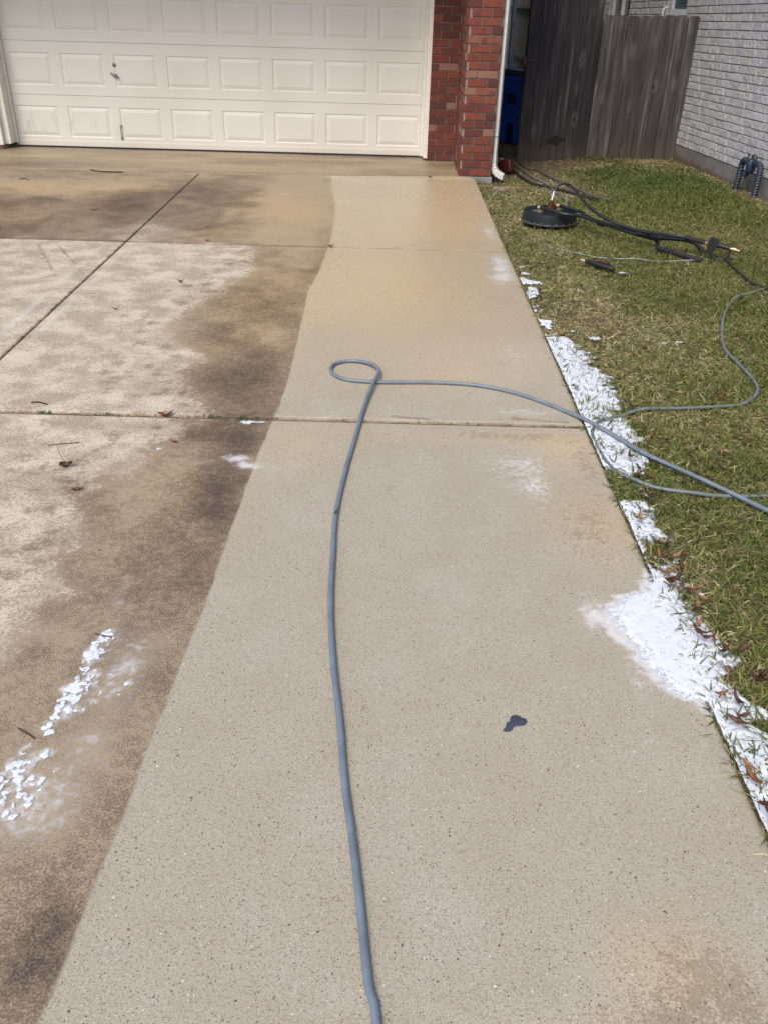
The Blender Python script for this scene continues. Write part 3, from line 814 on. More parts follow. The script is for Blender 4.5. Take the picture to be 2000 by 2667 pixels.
def bricks(mb, org, u, nrm, up, length, nrows, course, blen, joint, r, off0=0.0, proud=.010, chamf=.003, tilt=0.0):
    org, u, nrm, up = map(Vector, (org, u, nrm, up))
    for k in range(nrows):
        z0 = k * course + joint
        z1 = (k + 1) * course
        a = -(off0 + (blen + joint) * (.5 if k % 2 else 0)) % (blen + joint) - (blen + joint)
        while a < length:
            s0, s1 = max(a + joint, 0), min(a + blen + joint, length)
            a += blen + joint
            if s1 - s0 < .018: continue
            tone = r.random()
            p = proud + r.uniform(-.002, .002)
            jz = r.uniform(-.0015, .0015)
            vs = []
            for inset, d in ((0, 0), (0, p - chamf), (chamf, p)):
                for (q, w_) in ((s0 + inset, z0 + jz + inset), (s1 - inset, z0 + jz + inset), (s1 - inset, z1 + jz - inset), (s0 + inset, z1 + jz - inset)):
                    vs.append(org + u * q + up * w_ + nrm * (d + (r.uniform(-.001, .001) if inset else 0)))
            fs = [(8, 9, 10, 11)]
            for b in (0, 4):
                for i in range(4):
                    j = (i + 1) % 4
                    fs.append((b + i, b + j, b + 4 + j, b + 4 + i))
            mb.add(vs, fs, tone)

RB = random.Random(4)
house = empty('brick_garage', (0.0, 10.9, 0), 'red brick garage front with wide cream sectional door and white downspout', 'house')
HT = 2.64
RWS = int(HT / .0785)
mb = MB()
# pier: front face, left side face, right side wall running back
bricks(mb, (.768, 9.83, .0), (1, 0, 0), (0, -1, 0), (0, 0, 1), .334, RWS, .0785, .195, .010, RB, .09)
bricks(mb, (.768, 10.74, .0), (0, -1, 0), (-1, 0, 0), (0, 0, 1), .91, RWS, .0785, .195, .010, RB, .03)
bricks(mb, (1.102, 9.83, .0), (0, 1, 0), (1, 0, 0), (0, 0, 1), 10.5, RWS, .0785, .195, .010, RB, .05)
# wall between door and pier, and left of the door
bricks(mb, (.449, 10.75, .0), (1, 0, 0), (0, -1, 0), (0, 0, 1), .319, RWS, .0785, .195, .010, RB, .12)
bricks(mb, (-6.2, 10.75, .0), (1, 0, 0), (0, -1, 0), (0, 0, 1), 1.70, RWS, .0785, .195, .010, RB, .02)
wall = mb.build('wall', M_BRICK, house)
mb = MB()
def core(x0, x1, y0, y1, z0, z1, bev=0, m=None):
    (m or mb).box(((x0 + x1) / 2, (y0 + y1) / 2, (z0 + z1) / 2), (x1 - x0, y1 - y0, z1 - z0), bev)
core(.771, 1.099, 9.833, 20.3, .001, HT)
core(.449, .771, 10.753, 11.3, .001, HT)
core(-6.2, -4.502, 10.753, 11.3, .001, HT)
core(-4.502, .449, 10.76, 11.3, 2.22, HT)
mb.build('mortar_joints', M_MORTAR, wall)
mb = MB()
core(.760, 1.122, 9.815, 20.3, -.2, -.002, .006)
mb.build('foundation', M_CEM, house)
mb = MB()
core(-6.6, 1.5, 9.62, 20.6, HT + .005, HT + .03)
mb.build('soffit', M_TRIM, house)
mb = MB()
n_ = 12
mb.add([(-6.6, 9.57, HT + .04), (1.55, 9.57, HT + .04), (1.55, 15, 4.9), (-6.6, 15, 4.9), (-6.6, 20.7, HT + .04), (1.55, 20.7, HT + .04), (-6.6, 9.57, HT + .2), (1.55, 9.57, HT + .2), (1.55, 15, 5.06), (-6.6, 15, 5.06), (-6.6, 20.7, HT + .2), (1.55, 20.7, HT + .2)],
       [(6, 7, 8, 9), (9, 8, 11, 10), (0, 1, 7, 6), (1, 2, 8, 7), (2, 5, 11, 8), (5, 4, 10, 11), (0, 6, 9, 3), (3, 9, 10, 4), (0, 3, 2, 1), (3, 4, 5, 2)])
mb.build('roof', plain('roof_shingle', (.11, .095, .08), .95, .3, 20, .5), house)

# garage door
n = NT('door_paint')
a = n.noise(1.4, 4); b = n.noise(30, 4, .6)
sm = n.noise(9, 5, .7, vec=n.scale(n.pos(), (1, 1, .25)))
geo = n.node('ShaderNodeSeparateXYZ'); n.put(geo.inputs[0], n.pos())
c = n.mix(n.step(a, .3, .7), (.68, .655, .59), (.725, .705, .645))
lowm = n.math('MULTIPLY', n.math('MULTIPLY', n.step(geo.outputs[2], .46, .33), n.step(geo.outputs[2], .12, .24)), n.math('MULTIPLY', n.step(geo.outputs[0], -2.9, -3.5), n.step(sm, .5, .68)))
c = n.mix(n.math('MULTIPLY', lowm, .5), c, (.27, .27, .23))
c = n.mix(n.step(geo.outputs[2], .16, .0, 0, .3), c, (.48, .41, .31))
n.set(Base_Color=c, Roughness=.5, Normal=n.bump(b, .06, .002))
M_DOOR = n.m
DX0, DX1, DY = -4.42, .405, 10.983
mb = MB()
PW = (DX1 - DX0) / 8
for srow in range(4):
    z0, z1 = .022 + srow * .551, .022 + (srow + 1) * .551 - .004
    yo = DY
    # tongue lip at the top of each section
    mb.add([(DX0, yo + .012, z1), (DX1, yo + .012, z1), (DX1, yo + .012, z1 + .004), (DX0, yo + .012, z1 + .004)], [(0, 1, 2, 3)])
    mb.add([(DX0, yo, z1), (DX1, yo, z1), (DX1, yo + .012, z1), (DX0, yo + .012, z1)], [(0, 1, 2, 3)])
    mb.add([(DX0, yo, z0), (DX1, yo, z0), (DX1, yo + .012, z0), (DX0, yo + .012, z0)], [(3, 2, 1, 0)])
    for k in range(8):
        c0, c1 = DX0 + k * PW, DX0 + (k + 1) * PW
        p0, p1 = c0 + .056, c1 - .056
        q0, q1 = z0 + .10, z1 - .115
        rings = [((c0, c1, z0, z1), 0), ((p0, p1, q0, q1), 0), ((p0 + .009, p1 - .009, q0 + .009, q1 - .009), .0065), ((p0 + .016, p1 - .016, q0 + .016, q1 - .016), .0065), ((p0 + .055, p1 - .055, q0 + .05, q1 - .05), -.002)]
        vs = []
        for (xa, xb, za, zb), dp in rings:
            vs += [(xa, yo + dp, za), (xb, yo + dp, za), (xb, yo + dp, zb), (xa, yo + dp, zb)]
        fs = []
        for rr in range(4):
            for i in range(4):
                j = (i + 1) % 4
                fs.append((rr * 4 + i, rr * 4 + j, rr * 4 + 4 + j, rr * 4 + 4 + i))
        fs.append((16, 17, 18, 19))
        mb.add(vs, fs)
# bottom retainer rail
mb.box(((DX0 + DX1) / 2, DY - .004, .052), (DX1 - DX0, .010, .058), .003)
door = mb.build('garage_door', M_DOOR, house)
mb = MB(); mb.box(((DX0 + DX1) / 2, DY + .006, .015), (DX1 - DX0, .03, .026), .006)
mb.build('rubber_seal', plain('black_rubber', (.018, .02, .025), .6), door)
M_STEEL = plain('worn_steel', (.22, .21, .20), .4, .3, 40, 0, .8)
M_CHROME = plain('handle_metal', (.35, .31, .28), .35, .2, 40, 0, .7)
# door hardware
mb = MB(); mb.lathe((-3.154, DY + .0, .899), [(.001, .009), (.010, .009), (.017, .007), (.020, .003), (.021, 0)], 24, (0, -1, 0))
mb.box((-3.154, DY - .0095, .899), (.003, .002, .012), 0, None, .1)
mb.build('lock', M_STEEL, door)
mb = MB()
mb.lathe((-3.152, DY, .792), [(.021, 0), (.021, .004), (.016, .007), (.009, .009), (.009, .026)], 24, (0, -1, 0))
ra = Matrix.Rotation(math.radians(28), 3, 'Y')
mb.tube([Vector((-3.152, DY - .03, .792)) + ra @ Vector((q, 0, 0)) for q in (-.056, -.045, -.02, 0, .02, .045, .056)], [.004, .009, .010, .012, .010, .009, .004], 12)
mb.build('handle', M_STEEL, door)
mb = MB()
mb.tube(spline([(-3.16, DY + .0, .250), (-3.16, DY - .018, .246), (-3.16, DY - .026, .228), (-3.161, DY - .026, .150), (-3.161, DY - .018, .130), (-3.161, DY, .126)], .006), .0055, 10)
mb.box((-3.16, DY - .003, .255), (.026, .006, .034), .002); mb.box((-3.161, DY - .003, .120), (.026, .006, .034), .002)
mb.build('lift_handle', M_CHROME, door)

# door trim: stop moulding and casing
mb = MB()
core(.372, .402, 10.945, 10.972, .02, 2.2, .003)
core(.402, .447, 10.77, 10.975, .03, 2.2, .003)
core(.412, .450, 10.742, 10.768, .03, 2.2, .003)
core(-4.42, -4.388, 10.945, 10.972, .05, 2.2, .003)
core(-4.50, -4.42, 10.80, 10.975, .055, 2.2, .003)
core(-4.545, -4.487, 10.738, 10.798, .05, 2.2, .003)
core(-4.545, .45, 10.738, 10.796, 2.205, 2.29, .003)
core(-4.48, .43, 10.80, 10.975, 2.205, 2.23, .003)
mb.build('door_trim', M_TRIM, house)
# downspout with ribbed elbow
mb = MB()
def prism(mb, path, hx, hy, mi=0, rib=0.0):
    """rounded rectangular pipe swept along a path in a vertical plane facing right"""
    vs, fs = [], []
    prof = []
    for cx, cy, a0 in ((1, 1, 0), (-1, 1, 90), (-1, -1, 180), (1, -1, 270)):
        for q in (0, 45, 90):
            an = math.radians(a0 + q)
            prof.append((cx * (hx - .008) + .008 * math.cos(an), cy * (hy - .008) + .008 * math.sin(an)))
    m = len(prof)
    for i, p in enumerate(path):
        p = Vector(p)
        t = (Vector(path[min(i + 1, len(path) - 1)]) - Vector(path[max(i - 1, 0)])).normalized()
        b = Vector((.35, 1, 0)); b = (b - t * b.dot(t)).normalized()
        u = b.cross(t).normalized()
        k = 1 + (rib if i % 2 else 0)
        for a, c in prof: vs.append(p + u * a * k + b * c * k)
    for i in range(len(path) - 1):
        for k in range(m):
            fs.append((i * m + k, i * m + (k + 1) % m, (i + 1) * m + (k + 1) % m, (i + 1) * m + k))
    mb.add(vs, fs, smooth=False)
prism(mb, [(1.137, 9.905, 2.62), (1.137, 9.905, 1.2), (1.137, 9.905, .19)], .028, .036)
prism(mb, [(1.137, 9.905, .22), (1.137, 9.904, .14), (1.137, 9.903, .125), (1.139, 9.90, .11), (1.142, 9.898, .095), (1.148, 9.895, .078), (1.156, 9.892, .062), (1.166, 9.888, .048), (1.178, 9.884, .036), (1.192, 9.88, .026), (1.206, 9.876, .018), (1.222, 9.871, .010), (1.240, 9.866, .003), (1.252, 9.862, 0)], .030, .038, rib=.09)
mb.build('downspout', plain('downspout_paint', (.66, .66, .64), .45, .05, 14), house)
mb = MB(); prism(mb, [(1.137, 9.905, .405), (1.137, 9.905, .395)], .031, .040); mb.build('strap', plain('strap_grey', (.3, .28, .26), .6), house)

# ------------------------------------------------------------------ neighbour's house
nb = empty('neighbor_house', (3.6, 12.0, 0), 'pale grey rock faced brick house behind the fence with two windows', 'house')
wd = Vector((-.0434, 1.0, -.0225)); wd.normalize()
wn = Vector((-1, -.0434, 0)).normalized()
wup = wd.cross(wn)
if wup.z < 0: wup = -wup
W0 = Vector((3.578, 11.52, .156))
Wp = lambda yl, z: W0 + wd * yl + wup * z        # yl metres beyond the fence corner, z above the foundation top
RW = random.Random(8)
mb = MB()
CRS = .0778
# openings in wall coordinates (y from the corner, height above foundation)
WIN = [(.47, 1.19, 1.412, 2.70), (2.92, 4.03, 1.33, 2.70)]
L0, L1 = -9.5, 9.5
for k in range(35):
    z0, z1 = k * CRS + .008, (k + 1) * CRS
    segs = [(L0, L1)]
    for a0, a1, b0, b1 in WIN:
        if z1 > b0 and z0 < b1:
            out = []
            for p, q in segs:
                if a0 < q and a1 > p:
                    out += [(p, a0), (a1, q)]
                else: out.append((p, q))
            segs = out
    for p, q in segs:
        a = p
        first = True
        while a < q - .01:
            bl = .255 * RW.uniform(.82, 1.12)
            if first and k % 2: bl *= .5
            first = False
            e = min(a + bl, q)
            if q - e < .06: e = q
            s0, s1 = a + (.004 if a > p else 0), e - .004
            a = e
            pr = .013 + RW.uniform(-.002, .005)
            tone = RW.random()
            # rock face: 4 x 2 grid of jittered points
            nxx, nzz = 5, 3
            vs = []
            for d_, ins in ((0, 0), (pr - .006, 0)):
                vs += [Wp(s0, z0) + wn * d_, Wp(s1, z0) + wn * d_, Wp(s1, z1) + wn * d_, Wp(s0, z1) + wn * d_]
            fs = [(i, (i + 1) % 4, 4 + (i + 1) % 4, 4 + i) for i in range(4)]
            b = 8
            for j in range(nzz):
                for i in range(nxx):
                    u_ = s0 + .005 + (s1 - s0 - .010) * i / (nxx - 1); v_ = z0 + .004 + (z1 - z0 - .008) * j / (nzz - 1)
                    vs.append(Wp(u_, v_) + wn * (pr + RW.uniform(-.002, .0025)))
            for j in range(nzz - 1):
                for i in range(nxx - 1):
                    fs.append((b + j * nxx + i, b + j * nxx + i + 1, b + (j + 1) * nxx + i + 1, b + (j + 1) * nxx + i))
            # rim from the outer ring to the grid border
            bot = [b + i for i in range(nxx)]; top = [b + (nzz - 1) * nxx + i for i in range(nxx)]
            fs.append((4, 5) + tuple(reversed(bot))); fs.append((6, 7) + tuple(top))
            fs.append((7, 4, b, b + nxx, b + 2 * nxx)); fs.append((5, 6, b + 3 * nxx - 1, b + 2 * nxx - 1, b + nxx - 1))
            mb.add(vs, fs, tone)
nwall = mb.build('wall', M_WBRICK, nb)
mb = MB()
def wbox(mb, y0, y1, z0, z1, d0, d1, tone=.5):
    """box on the neighbour's wall: along it y0..y1, height z0..z1, depth d0..d1 outward"""
    vs = [Wp(y, z) + wn * d for d in (d0, d1) for (y, z) in ((y0, z0), (y1, z0), (y1, z1), (y0, z1))]
    mb.add(vs, [(0, 1, 2, 3), (7, 6, 5, 4), (0, 4, 5, 1), (1, 5, 6, 2), (2, 6, 7, 3), (3, 7, 4, 0)], tone)
zz = 35 * CRS
ys = [L0] + [v for a in WIN for v in a[:2]] + [L1]
wbox(mb, L0, WIN[0][0], 0, zz, -.25, 0); wbox(mb, WIN[0][1], WIN[1][0], 0, zz, -.25, 0); wbox(mb, WIN[1][1], L1, 0, zz, -.25, 0)
wbox(mb, WIN[0][0], WIN[0][1], 0, WIN[0][2], -.25, .0); wbox(mb, WIN[1][0], WIN[1][1], 0, WIN[1][2], -.25, .0)
mb.build('mortar_joints', M_WMORT, nwall)
mb = MB(); wbox(mb, L0, L1, -.45, -.003, -.25, .012)
n = NT('grey_foundation'); a = n.noise(5, 5, .6); g_ = n.node('ShaderNodeSeparateXYZ'); n.put(g_.inputs[0], n.pos())
c = n.mix(n.step(a, .3, .7), (.15, .145, .145), (.23, .22, .215))
c = n.mix(n.step(n.math('ADD', g_.outputs[2], n.math('MULTIPLY', a, .09)), .13, .07), c, (.12, .095, .07))
n.set(Base_Color=c, Roughness=.9, Normal=n.bump(n.noise(60, 4), .3, .004))
mb.build('foundation', n.m, nb)
M_NFRAME = plain('window_frame_white', (.55, .58, .60), .5, .05)
g = NT('window_glass')
g.set(Base_Color=(.035, .045, .055), Roughness=.06)
g.p.inputs['Specular IOR Level'].default_value = .8
M_GLASS = g.m
M_BLIND = plain('blind', (.075, .095, .12), .6, .15)
for wi, (a0, a1, b0, b1) in enumerate(WIN):
    fr = MB()
    wbox(fr, a0 + .001, a0 + .045, b0 + .001, b1, -.10, -.03); wbox(fr, a1 - .045, a1 - .001, b0 + .001, b1, -.10, -.03)
    wbox(fr, a0 + .045, a1 - .045, b0 + .001, b0 + .05, -.10, -.03)
    if wi: wbox(fr, .5 * (a0 + a1) - .028, .5 * (a0 + a1) + .028, b0 + .05, b1, -.095, -.025)
    win = fr.build('window', M_NFRAME, nb)
    gm = MB(); wbox(gm, a0 + .045, a1 - .045, b0 + .05, b1, -.075, -.07)
    gm.build('pane', M_GLASS, win)
    if wi == 0:
        bm_ = MB()
        for q in range(12):
            wbox(bm_, a0 + .05, a1 - .05, b0 + .06 + q * .055, b0 + .105 + q * .055, -.068, -.062)
        bm_.build('blind', M_BLIND, win)
    sm_ = MB(); wbox(sm_, a0 - .02, a1 + .02, b0 - .03, b0, -.1, .024); sm_.build('sill', M_NFRAME, win)
mb = MB(); mb.tube([(3.40, 12.5, -.02), (3.40, 12.5, 1.50), (3.40, 12.5, 1.585), (3.42, 12.5, 1.61), (3.46, 12.5, 1.615)], .012, 10)
mb.build('drain_pipe', M_NFRAME, nb)
mb = MB()
vs = [Wp(y, zz + .02) + wn * d for d in (.45, -3) for y in (L0 - .3, L1 + .3)]
vs += [Wp(y, zz + .16 + (0 if d > 0 else 1.6)) + wn * d for d in (.45, -3) for y in (L0 - .3, L1 + .3)]
mb.add(vs, [(0, 1, 3, 2), (4, 5, 7, 6), (0, 1, 5, 4), (2, 3, 7, 6), (0, 2, 6, 4), (1, 3, 7, 5)])
mb.build('roof', bpy.data.materials['roof_shingle'], nb)

# ------------------------------------------------------------------ wooden fence and gate
def wood_mat(name, dark, mid, light, sc=1.0, knots=True):
    n = NT(name)
    t = n.attr('tone')
    off = n.node('ShaderNodeCombineXYZ'); n.put(off.inputs[0], n.math('MULTIPLY', t, 37.0)); n.put(off.inputs[2], n.math('MULTIPLY', t, 11.0))
    v = n.node('ShaderNodeVectorMath', operation='ADD'); n.put(v.inputs[0], n.pos()); n.put(v.inputs[1], off.outputs[0])
    vec = v.outputs[0]
    g1 = n.noise(1, 5, .6, vec=n.scale(vec, (55 * sc, 55 * sc, 1.6)), dist=.6)
    g2 = n.noise(1, 5, .65, vec=n.scale(vec, (14, 14, .8)), dist=.4)
    g3 = n.noise(1, 3, .6, vec=n.scale(vec, (160, 160, 5)))
    c = n.mix(n.step(g1, .32, .68), dark, mid)
    c = n.mix(n.step(g2, .5, .78, 0, .75), c, light)
    c = n.mix(n.step(t, .0, 1., 0, .85), c, n.mix(.65, c, dark))
    if knots:
        k = n.voro(1, vec=n.scale(vec, (8.5, 8.5, 3.4)))
        sep = n.node('ShaderNodeSeparateColor'); n.put(sep.inputs[0], k.outputs['Color'])
        pk = n.step(sep.outputs[0], .70, .72)
        kd = n.math('MULTIPLY', n.step(n.math('ADD', k.outputs['Distance'], n.math('MULTIPLY', n.math('SUBTRACT', g1, .5), .12)), .15, .07), pk)
        halo = n.math('MULTIPLY', n.math('MULTIPLY', n.step(k.outputs['Distance'], .5, .12), pk), .25)
        c = n.mix(halo, c, light)
        c = n.mix(kd, c, (.012, .010, .010))
    c = n.mix(n.step(n.noise(1, 4, .6, vec=n.scale(vec, (22, 22, .5)), dist=.5), .54, .66, 0, .6), c, dark)
    p = n.node('ShaderNodeSeparateXYZ'); n.put(p.inputs[0], n.pos())
    low = n.step(n.math('ADD', p.outputs[2], n.math('MULTIPLY', g2, .3)), .42, .1, 0, .5)
    c = n.mix(low, c, (.10, .075, .045))
    n.set(Base_Color=c, Roughness=.85, Normal=n.bump(n.math('ADD', g1, n.math('MULTIPLY', g3, .5)), .5, .006))
    n.p.inputs['Specular IOR Level'].default_value = .25
    return n.m
M_WOOD = wood_mat('weathered_fence_wood', (.034, .031, .033), (.115, .103, .100), (.30, .285, .275))
M_WOODG = wood_mat('dark_gate_wood', (.020, .019, .023), (.070, .064, .068), (.22, .205, .20))
M_WOOD2 = wood_mat('grey_side_fence_wood', (.26, .25, .22), (.40, .385, .34), (.50, .485, .44), knots=False)

def picket(mb, x0, w_, y, z0, z1, th, r, ear=.028, ang=0.0, pivot=None):
    xa, xb = x0 + .0025, x0 + w_ - .0025
    prof = [(xa, z0), (xb, z0), (xb, z1 - ear)]
    for q in (.35, .7): prof.append((xb - ear * (1 - math.cos(q * math.pi / 2)) , z1 - ear + ear * math.sin(q * math.pi / 2)))
    prof += [(xb - ear, z1), (xa + ear, z1)]
    for q in (.7, .35): prof.append((xa + ear * (1 - math.cos(q * math.pi / 2)), z1 - ear + ear * math.sin(q * math.pi / 2)))
    prof.append((xa, z1 - ear))
    ti = r.uniform(-.003, .003); cup = r.uniform(-.002, .002)
    k = len(prof)
    vs = []
    for f_ in (0, 1):
        for (px, pz) in prof:
            py = y + (th if f_ else 0) + ti * (pz - z0) + cup * math.cos((px - xa) / w_ * 6.28)
            vs.append(Vector((px, py, pz)))
    if pivot is not None:
        R_ = Matrix.Rotation(ang, 4, 'Z'); pv = Vector((pivot[0], pivot[1], 0))
        vs = [pv + (R_ @ (q - pv).to_4d()).to_3d() for q in vs]
    fs = [tuple(range(k)), tuple(reversed(range(k, 2 * k)))] + [(i, i + k, (i + 1) % k + k, (i + 1) % k) for i in range(k)]
    mb.add(vs, fs, r.random())

RF = random.Random(21)
fence = empty('wooden_fence', (3.0, 11.5, 0), 'short dark weathered picket fence with rounded tops beside the pale brick wall', 'fence')
mb = MB()
for k in range(8):
    picket(mb, 2.452 + k * .1402, .1402, 11.49, -.06 + RF.uniform(-.01, .02), 1.520 + k * .003 + RF.uniform(-.006, .006), .017, RF, .03)
mb.build('pickets', M_WOOD, fence)
mb = MB()
for z in (.25, .80, 1.34): mb.box((3.02, 11.53, z), (1.10, .038, .089), .003)
mb.build('rails', M_WOOD, fence)
for x in (2.47, 3.51):
    mb = MB(); mb.box((x, 11.596, .6), (.089, .089, 1.7), .004); mb.build('post', M_WOOD, fence)

gate = empty('wooden_gate', (2.45, 11.5, 0), 'taller dark wooden gate with knotty boards left of the short fence', 'gate')
GA = math.radians(14)
GP = (2.446, 11.478)
gw_ = (2.446 - 1.568) / 6 / math.cos(GA) * .995
mb = MB()
for k in range(6):
    x0 = 2.446 - (k + 1) * gw_
    picket(mb, x0, gw_, 11.478 - .0, -.055 - .006 * k + RF.uniform(-.006, .006), 1.93 + RF.uniform(-.008, .008), .018, RF, .03, GA, GP)
mb.build('boards', M_WOODG, gate)
def gpt(u, dy, z):
    """point on the gate: u metres from the hinge, dy behind the boards"""
    R_ = Matrix.Rotation(GA, 3, 'Z')
    q = R_ @ Vector((-u, .018 + dy, 0))
    return Vector((GP[0] + q.x, GP[1] + q.y, z))
RG = Matrix.Rotation(GA, 3, 'Z')
GL = 6 * gw_
mb = MB()
M_RUSTWOOD = wood_mat('gate_frame_wood', (.045, .026, .018), (.10, .06, .042), (.15, .10, .075), knots=False)
for z in (.18, .98, 1.74): mb.box(gpt(GL / 2, .0205, z), (GL - .02, .038, .089), .003, RG)
mb.box(gpt(GL - .032, .0205, .93), (.064, .0385, 1.5), .003, RG); mb.box(gpt(.04, .0205, .93), (.07, .0385, 1.5), .003, RG)
mb.build('frame', M_RUSTWOOD, gate)
M_RUST = plain('rusty_iron', (.085, .042, .028), .85, .5, 40, .4)
mb = MB()
mb.box(gpt(GL + .012, .006, 1.04), (.052, .045, .085), .006, RG); mb.tube([gpt(GL - .03, -.035, 1.055), gpt(GL - .055, -.04, 1.05), gpt(GL - .075, -.03, 1.045)], .009, 8)
mb.build('latch', M_RUST, gate)
# flat black patch on the boards at the foot
pl = [(-.135, -.012), (-.12, .012), (-.095, .022), (-.07, .022), (-.055, .048), (-.02, .058), (.015, .046), (.04, .022), (.085, .02), (.115, .03), (.125, .014), (.115, .002), (.08, -.004), (.05, -.02), (.03, -.045), (.0, -.055), (-.03, -.052), (-.055, -.035), (-.075, -.03), (-.11, -.024)]
k = len(pl)
cu = GL - .49
vs = [gpt(cu - a_ * 1.0, -.024, .185 + b_) for a_, b_ in pl] + [gpt(cu - a_, -.016, .185 + b_) for a_, b_ in pl]
mb = MB(); mb.add(vs, [tuple(range(k)), tuple(reversed(range(k, 2 * k)))] + [(i, (i + 1) % k, (i + 1) % k + k, i + k) for i in range(k)])
tag(mb.build('black_patch', plain('flat_black', (.012, .012, .013), .7), gate), 'black patch with pointed ends near the foot of the gate')
for zz_ in (.3, 1.45):
    mb = MB(); mb.box(gpt(.0, .045, zz_), (.10, .008, .05), .002, RG); mb.build('hinge', M_RUST, gate)

# side fence far behind, between the houses
sf = empty('side_fence', (2.4, 16, 0), 'pale grey board fence seen in the gap behind the blue bin', 'fence')
mb = MB()
yv = 12.0
while yv < 24:
    tn = RF.random()
    for (z0, z1, xo) in ((-.05, .70, 0.0), (.69, 1.535, -.022), (1.50, 2.1, -.042)):
        mb.box((2.45 + xo + RF.uniform(-.002, .002), yv + .07, (z0 + z1) / 2), (.018, .138, z1 - z0), .003, None, (tn + z0) % 1)
    yv += .142
mb.build('boards', M_WOOD2, sf)
mb = MB()
mb.box((2.405, 18, 1.535), (.04, 12, .07), .003); mb.box((2.415, 18, .18), (.04, 12, .085), .003)
mb.build('rails', M_WOOD2, sf)
mb = MB(); mb.tube([(1.668, 13.6, -.05), (1.668, 13.6, 1.0), (1.655, 13.6, 2.3)], .030, 18)
mb.lathe((1.655, 13.6, 2.3), [(.034, 0), (.034, .03), (.02, .045), (0.001, .05)], 18)
tag(mb.build('metal_post', plain('galvanised_pipe', (.28, .33, .36), .45, .15, 20, .1, .2)), 'thin galvanised metal pole standing behind the blue bin', 'post')

# ------------------------------------------------------------------ wheeled bin
M_BLUE = plain('blue_plastic', (.03, .16, .85), .42, .12, 12, .05)
M_LID = plain('dark_blue_lid', (.012, .018, .035), .4, .2, 20, .1)
bn = empty('wheeled_bin', (1.80, 12.86, -.06), 'blue wheeled recycling bin with dark lid behind the gate', 'bin', None, math.radians(38))
BM = parent_world(bn)
mb = MB()
def bin_ring(z, hx, hy, c=.04):
    return [Vector((sx * (hx - c) + (c * ex), sy * (hy - c) + (c * ey), z)) for sx, sy, seq in ((1, 1, ((1, 0), (.7, .7), (0, 1))), (-1, 1, ((0, 1), (-.7, .7), (-1, 0))), (-1, -1, ((-1, 0), (-.7, -.7), (0, -1))), (1, -1, ((0, -1), (.7, -.7), (1, 0)))) for ex, ey in seq]
rings = [bin_ring(.02, .20, .22), bin_ring(.42, .235, .255), bin_ring(.62, .245, .268), bin_ring(.66, .262, .285), bin_ring(.80, .27, .295), bin_ring(.805, .285, .31), bin_ring(.845, .287, .312), bin_ring(.845, .262, .287)]
vs = [BM @ p for q in rings for p in q]
fs = []
for i in range(len(rings) - 1):
    for k in range(12): fs.append((i * 12 + k, i * 12 + (k + 1) % 12, (i + 1) * 12 + (k + 1) % 12, (i + 1) * 12 + k))
fs.append(tuple(reversed(range(12))))
mb.add(vs, fs, smooth=True)
body = mb.build('body', M_BLUE, bn, 25)
RB_ = Matrix.Rotation(math.radians(38), 3, 'Z')
mb = MB()
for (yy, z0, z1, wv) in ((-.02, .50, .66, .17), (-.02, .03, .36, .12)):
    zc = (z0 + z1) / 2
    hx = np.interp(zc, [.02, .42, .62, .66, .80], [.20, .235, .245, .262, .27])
    mb.box(BM @ Vector((-hx - .001, yy, zc)), (.012, wv, z1 - z0), .004, RB_)  # flat dark panels; the shade of the grip pockets is in their colour
mb.build('grip_recess_shade', plain('bin_shadow_plastic', (.012, .03, .18), .6), body)
mb = MB()
lid = [bin_ring(.848, .290, .316), bin_ring(.868, .288, .314), bin_ring(.885, .262, .290), bin_ring(.915, .235, .262), bin_ring(.918, .20, .225), bin_ring(.897, .185, .21)]
vs = [BM @ p for q in lid for p in q]; fs = []
for i in range(len(lid) - 1):
    for k in range(12): fs.append((i * 12 + k, i * 12 + (k + 1) % 12, (i + 1) * 12 + (k + 1) % 12, (i + 1) * 12 + k))
fs.append(tuple(range(60, 72)))
mb.add(vs, fs, smooth=True)
for q in (-.12, .0, .12): mb.box(BM @ Vector((0, q, .905)), (.40, .03, .024), .006, RB_)
mb.build('lid', M_LID, bn, 25)
for sgn in (-1, 1):
    mb = MB(); c_ = BM @ Vector((.2, sgn * .235, .10)); ax = RB_ @ Vector((0, 1, 0))
    mb.lathe(c_ - ax * .02, [(.02, 0), (.07, 0), (.085, .01), (.085, .03), (.07, .04), (.02, .04)], 24, ax)
    mb.build('wheel', bpy.data.materials['black_rubber'], bn)

# ------------------------------------------------------------------ dark red container behind the downspout
cn = empty('plastic_container', (1.34, 10.47, -.055), 'dark red plastic container lying on the dirt behind the downspout', 'container', None, math.radians(-25))
CM = parent_world(cn); RC = Matrix.Rotation(math.radians(-25), 3, 'Z')
mb = MB()
bm = bmesh.new(); bmesh.ops.create_cube(bm, size=1)
for v in bm.verts:
    tz = .74 if v.co.z > 0 else 1.0
    v.co = Vector((v.co.x * .20 * tz, v.co.y * .14 * tz, (v.co.z + .5) * .135 + (.02 if v.co.z > 0 and v.co.x > 0 else 0)))
bmesh.ops.bevel(bm, geom=bm.edges[:], offset=.028, segments=4, affect='EDGES', profile=.5)
bm.verts.index_update()
mb.add([CM @ v.co for v in bm.verts], [[v.index for v in f.verts] for f in bm.faces], .5, True); bm.free()
mb.build('body', plain('dark_red_plastic', (.075, .012, .012), .25, .2, 15), cn, 60)
mb = MB(); mb.lathe(CM @ Vector((-.055, 0, .125)), [(.022, 0), (.022, .02), (.018, .026), (.001, .027)], 20)
mb.build('cap', plain('cap_grey', (.30, .26, .25), .4), cn)
